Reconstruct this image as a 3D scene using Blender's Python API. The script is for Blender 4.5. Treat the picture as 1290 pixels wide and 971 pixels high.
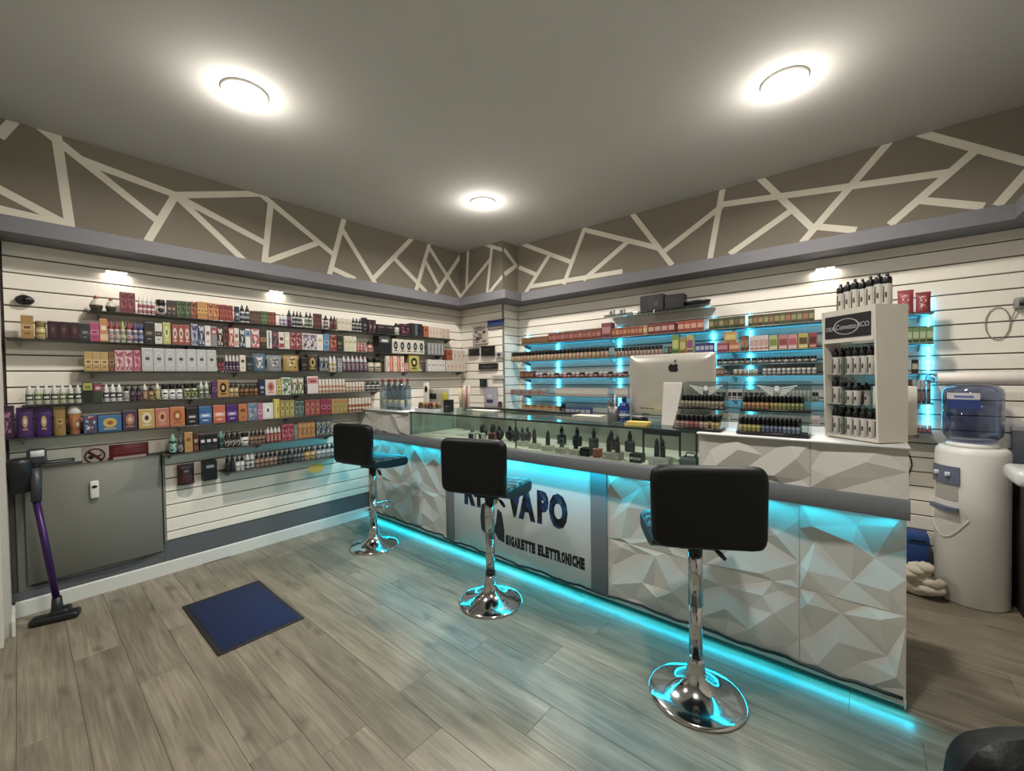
import bpy, bmesh, math, random
from mathutils import Vector, Matrix
from mathutils.geometry import delaunay_2d_cdt
random.seed(7)
PI = math.pi
S = bpy.context.scene
C = S.collection
for o in list(bpy.data.objects):
    bpy.data.objects.remove(o)

# ------------------------------------------------------------------ camera, world, exposure
H = 1.40
CAM_F = 523.476
yaw, pitch, roll = -0.700142, -0.0197078, -0.0149774
FW = Vector((math.sin(yaw)*math.cos(pitch), math.cos(yaw)*math.cos(pitch), math.sin(pitch)))
R0 = Vector((math.cos(yaw), -math.sin(yaw), 0)); U0 = R0.cross(FW)
RT = R0*math.cos(roll) + U0*math.sin(roll); UP = RT.cross(FW)
cam_d = bpy.data.cameras.new('camera')
cam_d.sensor_fit = 'HORIZONTAL'; cam_d.sensor_width = 36; cam_d.lens = CAM_F/1290*36
cam_d.clip_start = 0.02
cam = bpy.data.objects.new('camera', cam_d); C.objects.link(cam)
cam.matrix_world = Matrix((( RT.x, UP.x, -FW.x, 0), (RT.y, UP.y, -FW.y, 0), (RT.z, UP.z, -FW.z, H), (0, 0, 0, 1)))
S.camera = cam
S.view_settings.view_transform = 'Standard'; S.view_settings.look = 'None'
S.view_settings.gamma = 1; S.view_settings.use_curve_mapping = False
S.view_settings.exposure = 0.0
world = bpy.data.worlds.new('world'); S.world = world; world.use_nodes = True
world.node_tree.nodes['Background'].inputs[0].default_value = (0.05, 0.05, 0.05, 1)
world.node_tree.nodes['Background'].inputs[1].default_value = 0.5
LAMP_POWER = 31.0
LED_COLOR = (0.01, 0.68, 0.95)

# measured-survey helpers: a ray from the tripod point to a known plane of the room
def ray(px, py):
    return FW + RT*((px-645)/CAM_F) - UP*((py-485.5)/CAM_F)
def G(px, py, z=0.0):
    d = ray(px, py); t = (z-H)/d.z
    return Vector((d.x*t, d.y*t, z))
def WX(px, py, X):
    d = ray(px, py); t = X/d.x
    return Vector((X, d.y*t, H+d.z*t))
def WY(px, py, Y):
    d = ray(px, py); t = Y/d.y
    return Vector((d.x*t, Y, H+d.z*t))
def solve_h(a, b, px):      # point a + t*b whose bearing is px
    k = (px-645)/CAM_F; n = RT - FW*k; a = Vector(a)-Vector((0, 0, H))
    return -(a.dot(n))/(Vector(b).dot(n))
def solve_z(x, y, py):
    k = (485.5-py)/CAM_F; n = UP - FW*k
    return H - (x*n.x+y*n.y)/n.z

# ------------------------------------------------------------------ materials
def hexc(h, a=1.0):
    if not isinstance(h, str): return (h[0], h[1], h[2], 1)
    h = h.lstrip('#')
    if len(h) == 3: h = ''.join(c*2 for c in h)
    out = []
    for i in (0, 2, 4):
        c = int(h[i:i+2], 16)/255
        out.append(c/12.92 if c <= .04045 else ((c+.055)/1.055)**2.4)
    return (*out, 1)
_m = {}
def new_mat(name):
    m = bpy.data.materials.new(name); m.use_nodes = True
    nt = m.node_tree; return m, nt, nt.nodes['Principled BSDF']
def mat(name, col, rough=.5, metal=0., var=.06, scale=25., bump=0., spec=.5, emit=0., stretch=None, coat=0.):
    if name in _m: return _m[name]
    m, nt, b = new_mat(name); n = nt.nodes; l = nt.links
    c = hexc(col)
    tc = n.new('ShaderNodeTexCoord'); no = n.new('ShaderNodeTexNoise'); no.inputs['Scale'].default_value = scale
    if stretch:
        mp = n.new('ShaderNodeMapping'); mp.inputs['Scale'].default_value = stretch
        l.new(tc.outputs['Object'], mp.inputs[0]); l.new(mp.outputs[0], no.inputs['Vector'])
    else: l.new(tc.outputs['Object'], no.inputs['Vector'])
    mx = n.new('ShaderNodeMix'); mx.data_type = 'RGBA'
    mx.inputs[6].default_value = tuple(min(1, v*(1-var)) for v in c[:3])+(1,)
    mx.inputs[7].default_value = tuple(min(1, v*(1+var)) for v in c[:3])+(1,)
    l.new(no.outputs['Fac'], mx.inputs[0]); l.new(mx.outputs[2], b.inputs['Base Color'])
    b.inputs['Roughness'].default_value = rough; b.inputs['Metallic'].default_value = metal
    b.inputs['Specular IOR Level'].default_value = spec; b.inputs['Coat Weight'].default_value = coat
    if bump:
        bp = n.new('ShaderNodeBump'); bp.inputs['Strength'].default_value = bump; bp.inputs['Distance'].default_value = .004
        l.new(no.outputs['Fac'], bp.inputs['Height']); l.new(bp.outputs[0], b.inputs['Normal'])
    if emit:
        l.new(mx.outputs[2], b.inputs['Emission Color']); b.inputs['Emission Strength'].default_value = emit
    _m[name] = m; return m
def glass(name, col, refl=.12, tint=.94, rough=.02):
    if name in _m: return _m[name]
    m, nt, b = new_mat(name); n = nt.nodes; l = nt.links
    n.remove(b); out = n['Material Output']
    tr = n.new('ShaderNodeBsdfTransparent'); gl = n.new('ShaderNodeBsdfGlossy'); mx = n.new('ShaderNodeMixShader')
    lw = n.new('ShaderNodeLayerWeight'); lw.inputs[0].default_value = .35
    mr = n.new('ShaderNodeMapRange'); mr.inputs[3].default_value = refl*.4; mr.inputs[4].default_value = min(1, refl*5)
    c = hexc(col); no = n.new('ShaderNodeTexNoise'); no.inputs['Scale'].default_value = 6
    mc = n.new('ShaderNodeMix'); mc.data_type = 'RGBA'
    mc.inputs[6].default_value = tuple(v*tint for v in c[:3])+(1,); mc.inputs[7].default_value = tuple(min(1, v*(tint+.03)) for v in c[:3])+(1,)
    l.new(no.outputs['Fac'], mc.inputs[0]); l.new(mc.outputs[2], tr.inputs[0])
    gl.inputs['Roughness'].default_value = rough; gl.inputs[0].default_value = (.9, .95, .95, 1)
    l.new(lw.outputs['Facing'], mr.inputs[0]); l.new(mr.outputs[0], mx.inputs[0])
    l.new(tr.outputs[0], mx.inputs[1]); l.new(gl.outputs[0], mx.inputs[2]); l.new(mx.outputs[0], out.inputs[0])
    _m[name] = m; return m
def glow(name, col, strength):
    if name in _m: return _m[name]
    m, nt, b = new_mat(name); n = nt.nodes; l = nt.links
    b.inputs['Base Color'].default_value = (.02, .02, .02, 1)
    no = n.new('ShaderNodeTexNoise'); no.inputs['Scale'].default_value = 40
    mr = n.new('ShaderNodeMapRange'); mr.inputs[3].default_value = strength*.9; mr.inputs[4].default_value = strength*1.1
    l.new(no.outputs['Fac'], mr.inputs[0]); l.new(mr.outputs[0], b.inputs['Emission Strength'])
    b.inputs['Emission Color'].default_value = (*col[:3], 1)
    _m[name] = m; return m
def print_mat(c1, c2, c3, style):
    """flat printed packaging: colour fields laid out in the panel's own width and height"""
    key = ('print', c1, c2, c3, style)
    if key in _m: return _m[key]
    m, nt, b = new_mat('print_'+style); n = nt.nodes; l = nt.links
    tc = n.new('ShaderNodeTexCoord'); sp = n.new('ShaderNodeSeparateXYZ'); l.new(tc.outputs['Generated'], sp.inputs[0])
    u, v = sp.outputs[0], sp.outputs[2]
    def mth(op, a, bb):
        k = n.new('ShaderNodeMath'); k.operation = op
        for i, x in enumerate((a, bb)):
            if isinstance(x, (int, float)): k.inputs[i].default_value = x
            else: l.new(x, k.inputs[i])
        return k.outputs[0]
    def btw(x, a, bb): return mth('MULTIPLY', mth('GREATER_THAN', x, a), mth('LESS_THAN', x, bb))
    def rect(a, bb, c, d): return mth('MULTIPLY', btw(u, a, bb), btw(v, c, d))
    def disc(cx, cy, r):
        dx = mth('SUBTRACT', u, cx); dy = mth('SUBTRACT', v, cy)
        return mth('LESS_THAN', mth('ADD', mth('MULTIPLY', dx, dx), mth('MULTIPLY', dy, dy)), r*r)
    def mix(f, a, bb):
        x = n.new('ShaderNodeMix'); x.data_type = 'RGBA'
        l.new(f, x.inputs[0]) if not isinstance(f, (int, float)) else None
        for i, q in ((6, a), (7, bb)):
            if isinstance(q, tuple): x.inputs[i].default_value = q
            else: l.new(q, x.inputs[i])
        return x.outputs[2]
    a, bb, cc = ink(c1), ink(c2), ink(c3)
    if style == 'band':
        col = mix(btw(v, .34, .62), a, bb); col = mix(rect(.2, .8, .42, .54), col, cc); col = mix(rect(.25, .75, .14, .2), col, cc)
    elif style == 'disc':
        col = mix(disc(.5, .56, .33), a, bb); col = mix(disc(.5, .56, .15), col, cc); col = mix(rect(.2, .8, .1, .18), col, bb)
    elif style == 'top':
        col = mix(mth('GREATER_THAN', v, .6), a, bb); col = mix(rect(.2, .8, .68, .84), col, cc)
    elif style == 'bottom':
        col = mix(mth('LESS_THAN', v, .3), a, bb); col = mix(rect(.15, .85, .5, .72), col, cc)
    elif style == 'strip':
        col = mix(btw(u, .34, .56), a, bb); col = mix(rect(.62, .8, .3, .6), col, cc)
    elif style == 'pic':
        vo = n.new('ShaderNodeTexVoronoi'); vo.inputs['Scale'].default_value = 4.5
        mp = n.new('ShaderNodeMapping'); mp.inputs['Scale'].default_value = (1, .05, 1.6); l.new(tc.outputs['Generated'], mp.inputs[0])
        l.new(mp.outputs[0], vo.inputs['Vector']); sc = n.new('ShaderNodeSeparateColor'); l.new(vo.outputs['Color'], sc.inputs[0])
        col = mix(mth('GREATER_THAN', sc.outputs[0], .62), a, bb); col = mix(mth('GREATER_THAN', sc.outputs[1], .75), col, cc)
        col = mix(rect(.15, .85, .74, .9), col, cc)
    elif style == 'ring':
        col = mix(disc(.5, .55, .36), a, bb); col = mix(disc(.5, .55, .29), col, a); col = mix(rect(.3, .7, .48, .62), col, cc)
    else:
        col = mix(rect(.2, .8, .55, .75), a, cc); col = mix(rect(.3, .7, .15, .2), col, cc)
    no = n.new('ShaderNodeTexNoise'); no.inputs['Scale'].default_value = 30; l.new(tc.outputs['Object'], no.inputs['Vector'])
    hs = n.new('ShaderNodeHueSaturation'); mr = n.new('ShaderNodeMapRange'); mr.inputs[3].default_value = .85; mr.inputs[4].default_value = 1.15
    l.new(no.outputs['Fac'], mr.inputs[0]); l.new(mr.outputs[0], hs.inputs['Value']); l.new(col, hs.inputs['Color'])
    l.new(hs.outputs[0], b.inputs['Base Color']); b.inputs['Roughness'].default_value = .38
    _m[key] = m; return m
def ink(c, sat=.78, val=.72):
    r, g, b_, _ = hexc(c); y = .3*r+.59*g+.11*b_
    return tuple(max(0, (y+(v-y)*sat)*val) for v in (r, g, b_))+(1,)
def plain(c, rough=.4, val=.72): return mat('plain_%s_%d_%d' % (c, rough*100, val*100), ink(c, .78, val)[:3], rough)

# ------------------------------------------------------------------ mesh helpers
class MB:
    def __init__(s): s.v = []; s.f = []; s.mi = []; s.sm = []
    def add(s, vs, fs, mi=0, sm=False):
        o = len(s.v); s.v += [tuple(p) for p in vs]
        for f in fs: s.f.append(tuple(i+o for i in f)); s.mi.append(mi); s.sm.append(sm)
        return s
    def box(s, x0, x1, y0, y1, z0, z1, mi=0):
        v = [(x, y, z) for z in (z0, z1) for y in (y0, y1) for x in (x0, x1)]
        return s.add(v, [(0, 2, 3, 1), (4, 5, 7, 6), (0, 1, 5, 4), (2, 6, 7, 3), (0, 4, 6, 2), (1, 3, 7, 5)], mi)
    def rbox(s, x0, x1, y0, y1, z0, z1, r=.01, seg=2, mi=0, M=None):
        bm = bmesh.new(); bmesh.ops.create_cube(bm, size=1)
        for v in bm.verts:
            v.co = Vector(((x0+x1)/2+v.co.x*(x1-x0), (y0+y1)/2+v.co.y*(y1-y0), (z0+z1)/2+v.co.z*(z1-z0)))
        r = min(r, .49*min(x1-x0, y1-y0, z1-z0))
        bmesh.ops.bevel(bm, geom=bm.edges[:], offset=r, segments=seg, profile=.5, affect='EDGES')
        bm.verts.index_update()
        vs = [(M @ v.co if M else v.co.copy()) for v in bm.verts]
        s.add(vs, [[v.index for v in f.verts] for f in bm.faces], mi, True); bm.free(); return s
    def lathe(s, prof, seg=16, c=(0, 0, 0), mi=0, sx=1, sy=1, M=None, smooth=True):
        vs = []; n = len(prof)
        for r, z in prof:
            for k in range(seg):
                a = 2*PI*k/seg; p = Vector((r*math.cos(a)*sx, r*math.sin(a)*sy, z))
                if M: p = M @ p
                vs.append(p+Vector(c))
        fs = [(i*seg+k, i*seg+(k+1) % seg, (i+1)*seg+(k+1) % seg, (i+1)*seg+k) for i in range(n-1) for k in range(seg)]
        s.add(vs, fs, mi, smooth)
        o = len(s.v)-n*seg
        s.f.append(tuple(o+k for k in reversed(range(seg)))); s.mi.append(mi); s.sm.append(False)
        s.f.append(tuple(o+(n-1)*seg+k for k in range(seg))); s.mi.append(mi); s.sm.append(False)
        return s
    def tube(s, path, r, seg=8, mi=0, closed=False):
        P = [Vector(p) for p in path]; n = len(P); vs = []
        rr = r if isinstance(r, (list, tuple)) else [r]*n
        up = None
        for i in range(n):
            a = P[(i-1) % n] if (closed or i > 0) else P[i]; b = P[(i+1) % n] if (closed or i < n-1) else P[i]
            t = (b-a).normalized()
            if up is None:
                up = t.cross(Vector((0, 0, 1)))
                if up.length < .1: up = t.cross(Vector((1, 0, 0)))
            up = (up-t*up.dot(t)).normalized(); w = t.cross(up)
            for k in range(seg):
                q = 2*PI*k/seg; vs.append(P[i]+up*(rr[i]*math.cos(q))+w*(rr[i]*math.sin(q)))
        m = n if closed else n-1
        fs = [(i*seg+k, i*seg+(k+1) % seg, ((i+1) % n)*seg+(k+1) % seg, ((i+1) % n)*seg+k) for i in range(m) for k in range(seg)]
        if not closed: fs += [tuple(range(seg))[::-1], tuple((n-1)*seg+k for k in range(seg))]
        return s.add(vs, fs, mi, True)
    def prism(s, poly, d0, d1, frame, mi=0, sm=False):
        """poly in (a,b), extruded d0..d1; frame(a,b,d) -> xyz"""
        n = len(poly)
        vs = [frame(a, b, d0) for a, b in poly]+[frame(a, b, d1) for a, b in poly]
        fs = [tuple(range(n))[::-1], tuple(range(n, 2*n))]+[(i, (i+1) % n, n+(i+1) % n, n+i) for i in range(n)]
        return s.add(vs, fs, mi, sm)
    def sphere(s, c, rx, ry, rz, seg=12, mi=0, jit=0, M=None):
        n = seg//2; prof = []
        vs = []
        for i in range(n+1):
            th = PI*i/n
            for k in range(seg):
                a = 2*PI*k/seg; j = 1+random.uniform(-jit, jit)
                p = Vector((rx*math.sin(th)*math.cos(a)*j, ry*math.sin(th)*math.sin(a)*j, -rz*math.cos(th)*j))
                if M: p = M @ p
                vs.append(p+Vector(c))
        fs = [(i*seg+k, i*seg+(k+1) % seg, (i+1)*seg+(k+1) % seg, (i+1)*seg+k) for i in range(n) for k in range(seg)]
        return s.add(vs, fs, mi, True)
    def mesh(s, name, mats):
        me = bpy.data.meshes.new(name); me.from_pydata(s.v, [], s.f)
        for m in (mats if isinstance(mats, (list, tuple)) else [mats]): me.materials.append(m)
        me.polygons.foreach_set('material_index', s.mi); me.polygons.foreach_set('use_smooth', s.sm)
        bm = bmesh.new(); bm.from_mesh(me); bmesh.ops.recalc_face_normals(bm, faces=bm.faces[:]); bm.to_mesh(me); bm.free()
        me.update(); return me
def link(name, me, parent=None, loc=None, rz=0, scale=None):
    o = bpy.data.objects.new(name, me); C.objects.link(o)
    if parent: o.parent = parent
    if loc is not None: o.location = loc
    if rz: o.rotation_euler = (0, 0, rz)
    if scale is not None: o.scale = scale
    return o
def obj(name, mb, mats, parent=None, loc=None, rz=0): return link(name, mb.mesh(name, mats), parent, loc, rz)
def tag(o, label, cat, group=None):
    o['label'] = label; o['category'] = cat
    if group: o['group'] = group
    return o
def thing(name, label, cat, loc=(0, 0, 0), rz=0, group=None):
    o = bpy.data.objects.new(name, None); o.empty_display_size = .05; C.objects.link(o); o.location = loc
    o.rotation_euler = (0, 0, rz); return tag(o, label, cat, group)
def struct(name, mb, mats, label=None):
    o = obj(name, mb, mats); o['kind'] = 'structure'
    if label: o['label'] = label
    return o
def text_mesh(body, size, extrude, offset=0., sx=1., align='CENTER', shear=0.):
    cu = bpy.data.curves.new('lettering', 'FONT'); cu.body = body; cu.size = size; cu.extrude = extrude; cu.offset = offset
    cu.align_x = align; cu.shear = shear; cu.resolution_u = 3
    t = bpy.data.objects.new('tmp', cu); C.objects.link(t)
    bpy.context.view_layer.update()
    me = bpy.data.meshes.new_from_object(t.evaluated_get(bpy.context.evaluated_depsgraph_get()))
    bpy.data.objects.remove(t); bpy.data.curves.remove(cu)
    for v in me.vertices: v.co.x *= sx
    me.materials.clear(); return me
# ------------------------------------------------------------------ the room
XL, YA, YB, XP, ZC = -3.89, 3.63, 3.91, -3.18, 2.975      # long wall, corner wall, back wall, corner side, ceiling
XR, YN = 1.0, -1.3
m_ceil = mat('ceiling_paint', 'cac7c1', .9, var=.03, scale=3)
m_groove = mat('groove_dark', '57534c', .8)
m_slat = mat('slat_laminate', 'ece5d8', .42, var=.03, scale=2.5)
m_frieze = mat('frieze_paint', '837b6c', .85, var=.05, scale=4)
m_white = mat('white_paint', 'dcd6ca', .6, var=.03, scale=5)
m_ledge = mat('ledge_grey_paint', '6c6a6e', .7, var=.03, scale=4)
m_base = mat('baseboard_white', 'd8d6cf', .45, var=.03, scale=6)
m_band = mat('dark_grey_band', '5c5f62', .55, var=.06, scale=8)
m_panelgrey = mat('grey_cover_paint', '7a7970', .55, var=.04, scale=5)
m_metal = mat('brushed_metal', 'b8b8b8', .3, 1, var=.08, scale=60)
m_room = mat('wall_paint_grey', 'b7b3ab', .8, var=.03, scale=4)

# oak laminate
m_oak, nt, b = new_mat('oak_laminate'); n = nt.nodes; l = nt.links
tc = n.new('ShaderNodeTexCoord'); oi = n.new('ShaderNodeObjectInfo'); va = n.new('ShaderNodeVectorMath'); va.operation = 'ADD'
sc = n.new('ShaderNodeVectorMath'); sc.operation = 'SCALE'; sc.inputs['Scale'].default_value = 37
cb = n.new('ShaderNodeCombineXYZ'); l.new(oi.outputs['Random'], cb.inputs[0]); l.new(oi.outputs['Random'], cb.inputs[1])
l.new(cb.outputs[0], sc.inputs[0]); l.new(tc.outputs['Object'], va.inputs[0]); l.new(sc.outputs[0], va.inputs[1])
mp = n.new('ShaderNodeMapping'); mp.inputs['Scale'].default_value = (1.3, 16, 1); l.new(va.outputs[0], mp.inputs[0])
g1 = n.new('ShaderNodeTexNoise'); g1.inputs['Scale'].default_value = 1.6; g1.inputs['Detail'].default_value = 5; g1.inputs['Distortion'].default_value = 1.1
l.new(mp.outputs[0], g1.inputs['Vector'])
mp2 = n.new('ShaderNodeMapping'); mp2.inputs['Scale'].default_value = (2.2, 7, 1); l.new(va.outputs[0], mp2.inputs[0])
g2 = n.new('ShaderNodeTexNoise'); g2.inputs['Scale'].default_value = 1.3; g2.inputs['Detail'].default_value = 3; l.new(mp2.outputs[0], g2.inputs['Vector'])
vk = n.new('ShaderNodeTexVoronoi'); vk.voronoi_dimensions = '2D'; vk.inputs['Scale'].default_value = 1.0
mp3 = n.new('ShaderNodeMapping'); mp3.inputs['Scale'].default_value = (1.7, 4.5, 1); dn = n.new('ShaderNodeTexNoise'); dn.inputs['Scale'].default_value = 9; l.new(va.outputs[0], dn.inputs['Vector']); ds = n.new('ShaderNodeVectorMath'); ds.operation = 'SCALE'; ds.inputs['Scale'].default_value = .09; l.new(dn.outputs['Color'], ds.inputs[0]); da = n.new('ShaderNodeVectorMath'); da.operation = 'ADD'; l.new(va.outputs[0], da.inputs[0]); l.new(ds.outputs[0], da.inputs[1]); l.new(da.outputs[0], mp3.inputs[0]); l.new(mp3.outputs[0], vk.inputs['Vector'])
rk = n.new('ShaderNodeMapRange'); rk.inputs[1].default_value = .0; rk.inputs[2].default_value = .13; rk.inputs[3].default_value = .75; rk.inputs[4].default_value = 0
l.new(vk.outputs['Distance'], rk.inputs[0])
r1 = n.new('ShaderNodeValToRGB'); e = r1.color_ramp.elements
e[0].position = .3; e[0].color = hexc('756c5d'); e[1].position = .68; e[1].color = hexc('918775'); l.new(g1.outputs['Fac'], r1.inputs[0])
r2 = n.new('ShaderNodeMapRange'); r2.inputs[1].default_value = .35; r2.inputs[2].default_value = .7; r2.inputs[3].default_value = .80; r2.inputs[4].default_value = 1.08
l.new(g2.outputs['Fac'], r2.inputs[0])
r3 = n.new('ShaderNodeMapRange'); r3.inputs[3].default_value = .84; r3.inputs[4].default_value = 1.1; l.new(oi.outputs['Random'], r3.inputs[0])
mm = n.new('ShaderNodeMath'); mm.operation = 'MULTIPLY'; l.new(r2.outputs[0], mm.inputs[0]); l.new(r3.outputs[0], mm.inputs[1])
hs = n.new('ShaderNodeHueSaturation'); l.new(r1.outputs[0], hs.inputs['Color']); l.new(mm.outputs[0], hs.inputs['Value'])
g3 = n.new('ShaderNodeTexNoise'); g3.inputs['Scale'].default_value = 3; g3.inputs['Detail'].default_value = 4; mp4 = n.new('ShaderNodeMapping'); mp4.inputs['Scale'].default_value = (1.2, 40, 1); l.new(va.outputs[0], mp4.inputs[0]); l.new(mp4.outputs[0], g3.inputs['Vector'])
r4 = n.new('ShaderNodeMapRange'); r4.inputs[1].default_value = .3; r4.inputs[2].default_value = .7; r4.inputs[3].default_value = .82; r4.inputs[4].default_value = 1.15; l.new(g3.outputs['Fac'], r4.inputs[0])
m5 = n.new('ShaderNodeMath'); m5.operation = 'MULTIPLY'; l.new(mm.outputs[0], m5.inputs[0]); l.new(r4.outputs[0], m5.inputs[1])
l.new(m5.outputs[0], hs.inputs['Value'])
mk = n.new('ShaderNodeMix'); mk.data_type = 'RGBA'; mk.inputs[7].default_value = hexc('544b3e')
l.new(rk.outputs[0], mk.inputs[0]); l.new(hs.outputs[0], mk.inputs[6]); l.new(mk.outputs[2], b.inputs['Base Color'])
b.inputs['Roughness'].default_value = .36
bp = n.new('ShaderNodeBump'); bp.inputs['Strength'].default_value = .12; bp.inputs['Distance'].default_value = .002
l.new(g1.outputs['Fac'], bp.inputs['Height']); l.new(bp.outputs[0], b.inputs['Normal'])

floor = struct('floor', MB().box(XL, XR, YN, YB, -.06, -.008), mat('floor_underlay', '4e463a', .9))
PW = .1835; known = {3: -1.537, 5: -1.581, 6: -1.005, 8: -1.19}
r0 = int(math.floor((YN-.142)/PW))
for r in range(r0, 21):
    ya, yb = max(.142+PW*r, YN), min(.142+PW*(r+1), YB)
    if yb-ya < .02: continue
    x = known.get(r, -1.2+random.uniform(-.6, .6)); 
    while x > XL: x -= 1.285
    while x < XR:
        xa, xb = max(x, XL), min(x+1.285, XR)
        if xb-xa > .03:
            w, d, cx, cy = (xb-xa)/2-.0004, (yb-ya)/2-.0004, (xa+xb)/2, (ya+yb)/2
            mb = MB(); t = .0012
            v = [(-w, -d, -.008), (w, -d, -.008), (w, d, -.008), (-w, d, -.008), (-w, -d, -t), (w, -d, -t), (w, d, -t), (-w, d, -t),
                 (-w+t, -d+t, 0), (w-t, -d+t, 0), (w-t, d-t, 0), (-w+t, d-t, 0)]
            mb.add(v, [(0, 1, 5, 4), (1, 2, 6, 5), (2, 3, 7, 6), (3, 0, 4, 7), (4, 5, 9, 8), (5, 6, 10, 9), (6, 7, 11, 10), (7, 4, 8, 11), (8, 9, 10, 11)])
            obj('plank', mb, m_oak, floor, (cx, cy, 0))
        x += 1.285

ceil = struct('ceiling', MB().box(XL-.15, XR+.15, YN-.15, YB+.15, ZC, ZC+.1), m_ceil)
wl = struct('wall_left', MB().box(XL-.15, XL, YN, YB+.15, 0, ZC), m_groove)
wa = struct('wall_corner', MB().box(XL, XP, YA, YB+.15, 0, ZC), m_groove)
wb = struct('wall_back', MB().box(XP, XR+.15, YB, YB+.15, 0, ZC), m_groove)
wr = struct('wall_right', MB().box(XR, XR+.15, YN, YB, 0, ZC), m_room)
wn = struct('wall_near', MB().box(XL, XR, YN-.15, YN, 0, ZC), m_room)
wp = struct('wall_pier', MB().box(XL, -3.62, YN, -.058, 0, ZC), m_room)
struct('trim_1', MB().box(-3.62, -3.50, -.18, -.085, 0, 2.15), m_white)
struct('baseboard_pier', MB().box(XL+.012, -3.606, -.058, -.045, 0, .085), m_base)

TH = .018
def slats(parent, zs, z_top, z_bot, frame):
    edges = [z_top]+[z for z in zs if z_bot < z < z_top]+[z_bot]
    for i in range(len(edges)-1):
        zt = edges[i]-(  .0038 if i else 0); zb = edges[i+1]+(  .0038 if i < len(edges)-2 else 0)
        if zt-zb < .008: continue
        a0, a1, m2 = frame(zb, zt)
        mb = MB(); c = .003
        poly = [(0, zb), (TH-c, zb), (TH, zb+c), (TH, zt-c), (TH-c, zt), (0, zt)]
        mb.prism(poly, a0, a1, m2); obj('slat', mb, m_slat, parent)
GL = [2.166-.0978*k for k in range(21)]
GB = [2.184-.0975*k for k in range(21)]
def f_left(zb, zt):
    a0 = -.045 if zb > .88 else .668
    return a0, YA-TH-.001, lambda d, z, a: (XL+d, a, z)
slats(wl, GL, 2.2495, .248, f_left)
slats(wa, GL, 2.2495, .08, lambda zb, zt: (XL+TH+.001, XP+TH, lambda d, z, a: (a, YA-d, z)))
slats(wa, GB, 2.2495, .08, lambda zb, zt: (YA+.001, YB-TH-.001, lambda d, z, a: (XP+d, a, z)))
slats(wb, GB, 2.2495, .08, lambda zb, zt: (XP+TH+.001, XR-.001, lambda d, z, a: (a, YB-d, z)))
struct('trim_2', MB().box(XP+TH-.012, XP+TH+.004, YA-TH-.004, YA-TH+.012, .9, 2.249), mat('corner_profile', '8e8b85', .35, .6))

# painted frieze and its white tape-like lines
obj('frieze', MB().box(XL, XL+.004, -.058, YA-.001, 2.30, ZC-.001), m_frieze, wl)
obj('frieze', MB().box(XL+.004, XP, YA-.004, YA, 2.30, ZC-.001), m_frieze, wa)
obj('frieze', MB().box(XP, XP+.004, YA-.004, YB-.001, 2.30, ZC-.001), m_frieze, wa)
obj('frieze', MB().box(XP+.004, XR, YB-.004, YB, 2.30, ZC-.001), m_frieze, wb)
m_line = mat('frieze_line_white', 'e3dccb', .8, var=.03, scale=6)
ZL = 2.30
FK = [0]
def fline(parent, pts, plane, lim, w=.047, ext0=.012, ext1=.012):
    FK[0] += 1
    (p, q) = pts
    if plane == 'L': A, B = WX(*p, XL), WX(*q, XL); a, bq = Vector((A.y, A.z)), Vector((B.y, B.z)); fr = lambda s, z, d: (XL+.004+d, s, z)
    elif plane == 'A': A, B = WY(*p, YA), WY(*q, YA); a, bq = Vector((A.x, A.z)), Vector((B.x, B.z)); fr = lambda s, z, d: (s, YA-.004-d, z)
    elif plane == 'P': A, B = WX(*p, XP), WX(*q, XP); a, bq = Vector((A.y, A.z)), Vector((B.y, B.z)); fr = lambda s, z, d: (XP+.004+d, s, z)
    else: A, B = WY(*p, YB), WY(*q, YB); a, bq = Vector((A.x, A.z)), Vector((B.x, B.z)); fr = lambda s, z, d: (s, YB-.004-d, z)
    t = (bq-a).normalized(); nn = Vector((-t.y, t.x))*w/2
    a -= t*ext0; bq += t*ext1
    poly = [a+nn, a-nn, bq-nn, bq+nn]
    def clip(P, k, val, keep_less):
        out = []
        for i in range(len(P)):
            u, v = P[i], P[(i+1) % len(P)]
            iu = (u[k] <= val) == keep_less or u[k] == val; iv = (v[k] <= val) == keep_less or v[k] == val
            if iu: out.append(u)
            if iu != iv: out.append(u+(v-u)*((val-u[k])/(v[k]-u[k])))
        return out
    for k, val, less in ((1, ZC-.002, True), (1, ZL, False), (0, lim[0], False), (0, lim[1], True)):
        poly = clip(poly, k, val, less)
        if len(poly) < 3: return
    obj('frieze_line', MB().prism([(v.x, v.y) for v in poly], 0, .0012+.00022*(FK[0] % 7), fr), m_line, parent)
LL = [((0, 171), (16, 154)), ((71, 171), (88, 285)), ((50, 160), (198, 278)), ((104, 202), (224, 247)), ((-4, 237), (86, 284)), ((-4, 263), (90, 285)),
      ((219, 249), (187, 302)), ((224, 246), (331, 244)), ((224, 248), (333, 306)), ((226, 251), (306, 327)), ((341, 254), (333, 330)), ((326, 243), (418, 319)),
      ((337, 329), (400, 306)), ((433, 276), (415, 345)), ((432, 291), (472, 356)), ((418, 338), (446, 351)), ((519, 300), (471, 350)), ((496, 325), (536, 367)),
      ((541, 306), (524, 365)), ((536, 330), (552, 361)), ((541, 313), (580, 374)), ((582, 319), (549, 369))]
for p in LL: fline(wl, p, 'L', (-.058, YA-.005))
for p in [((590, 314), (588, 361)), ((580, 374), (617.5, 327)), ((620, 310), (614, 368)), ((611, 308), (636, 315.5)), ((617, 368), (636, 345))]: fline(wa, p, 'A', (XL+.006, XP+.004), .04)
for p in [((635.5, 315), (650, 334.5)), ((636, 345), (650, 334.4)), ((649, 334), (655.5, 337.5))]: fline(wa, p, 'P', (YA-.004, YB-.006), .05)
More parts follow.
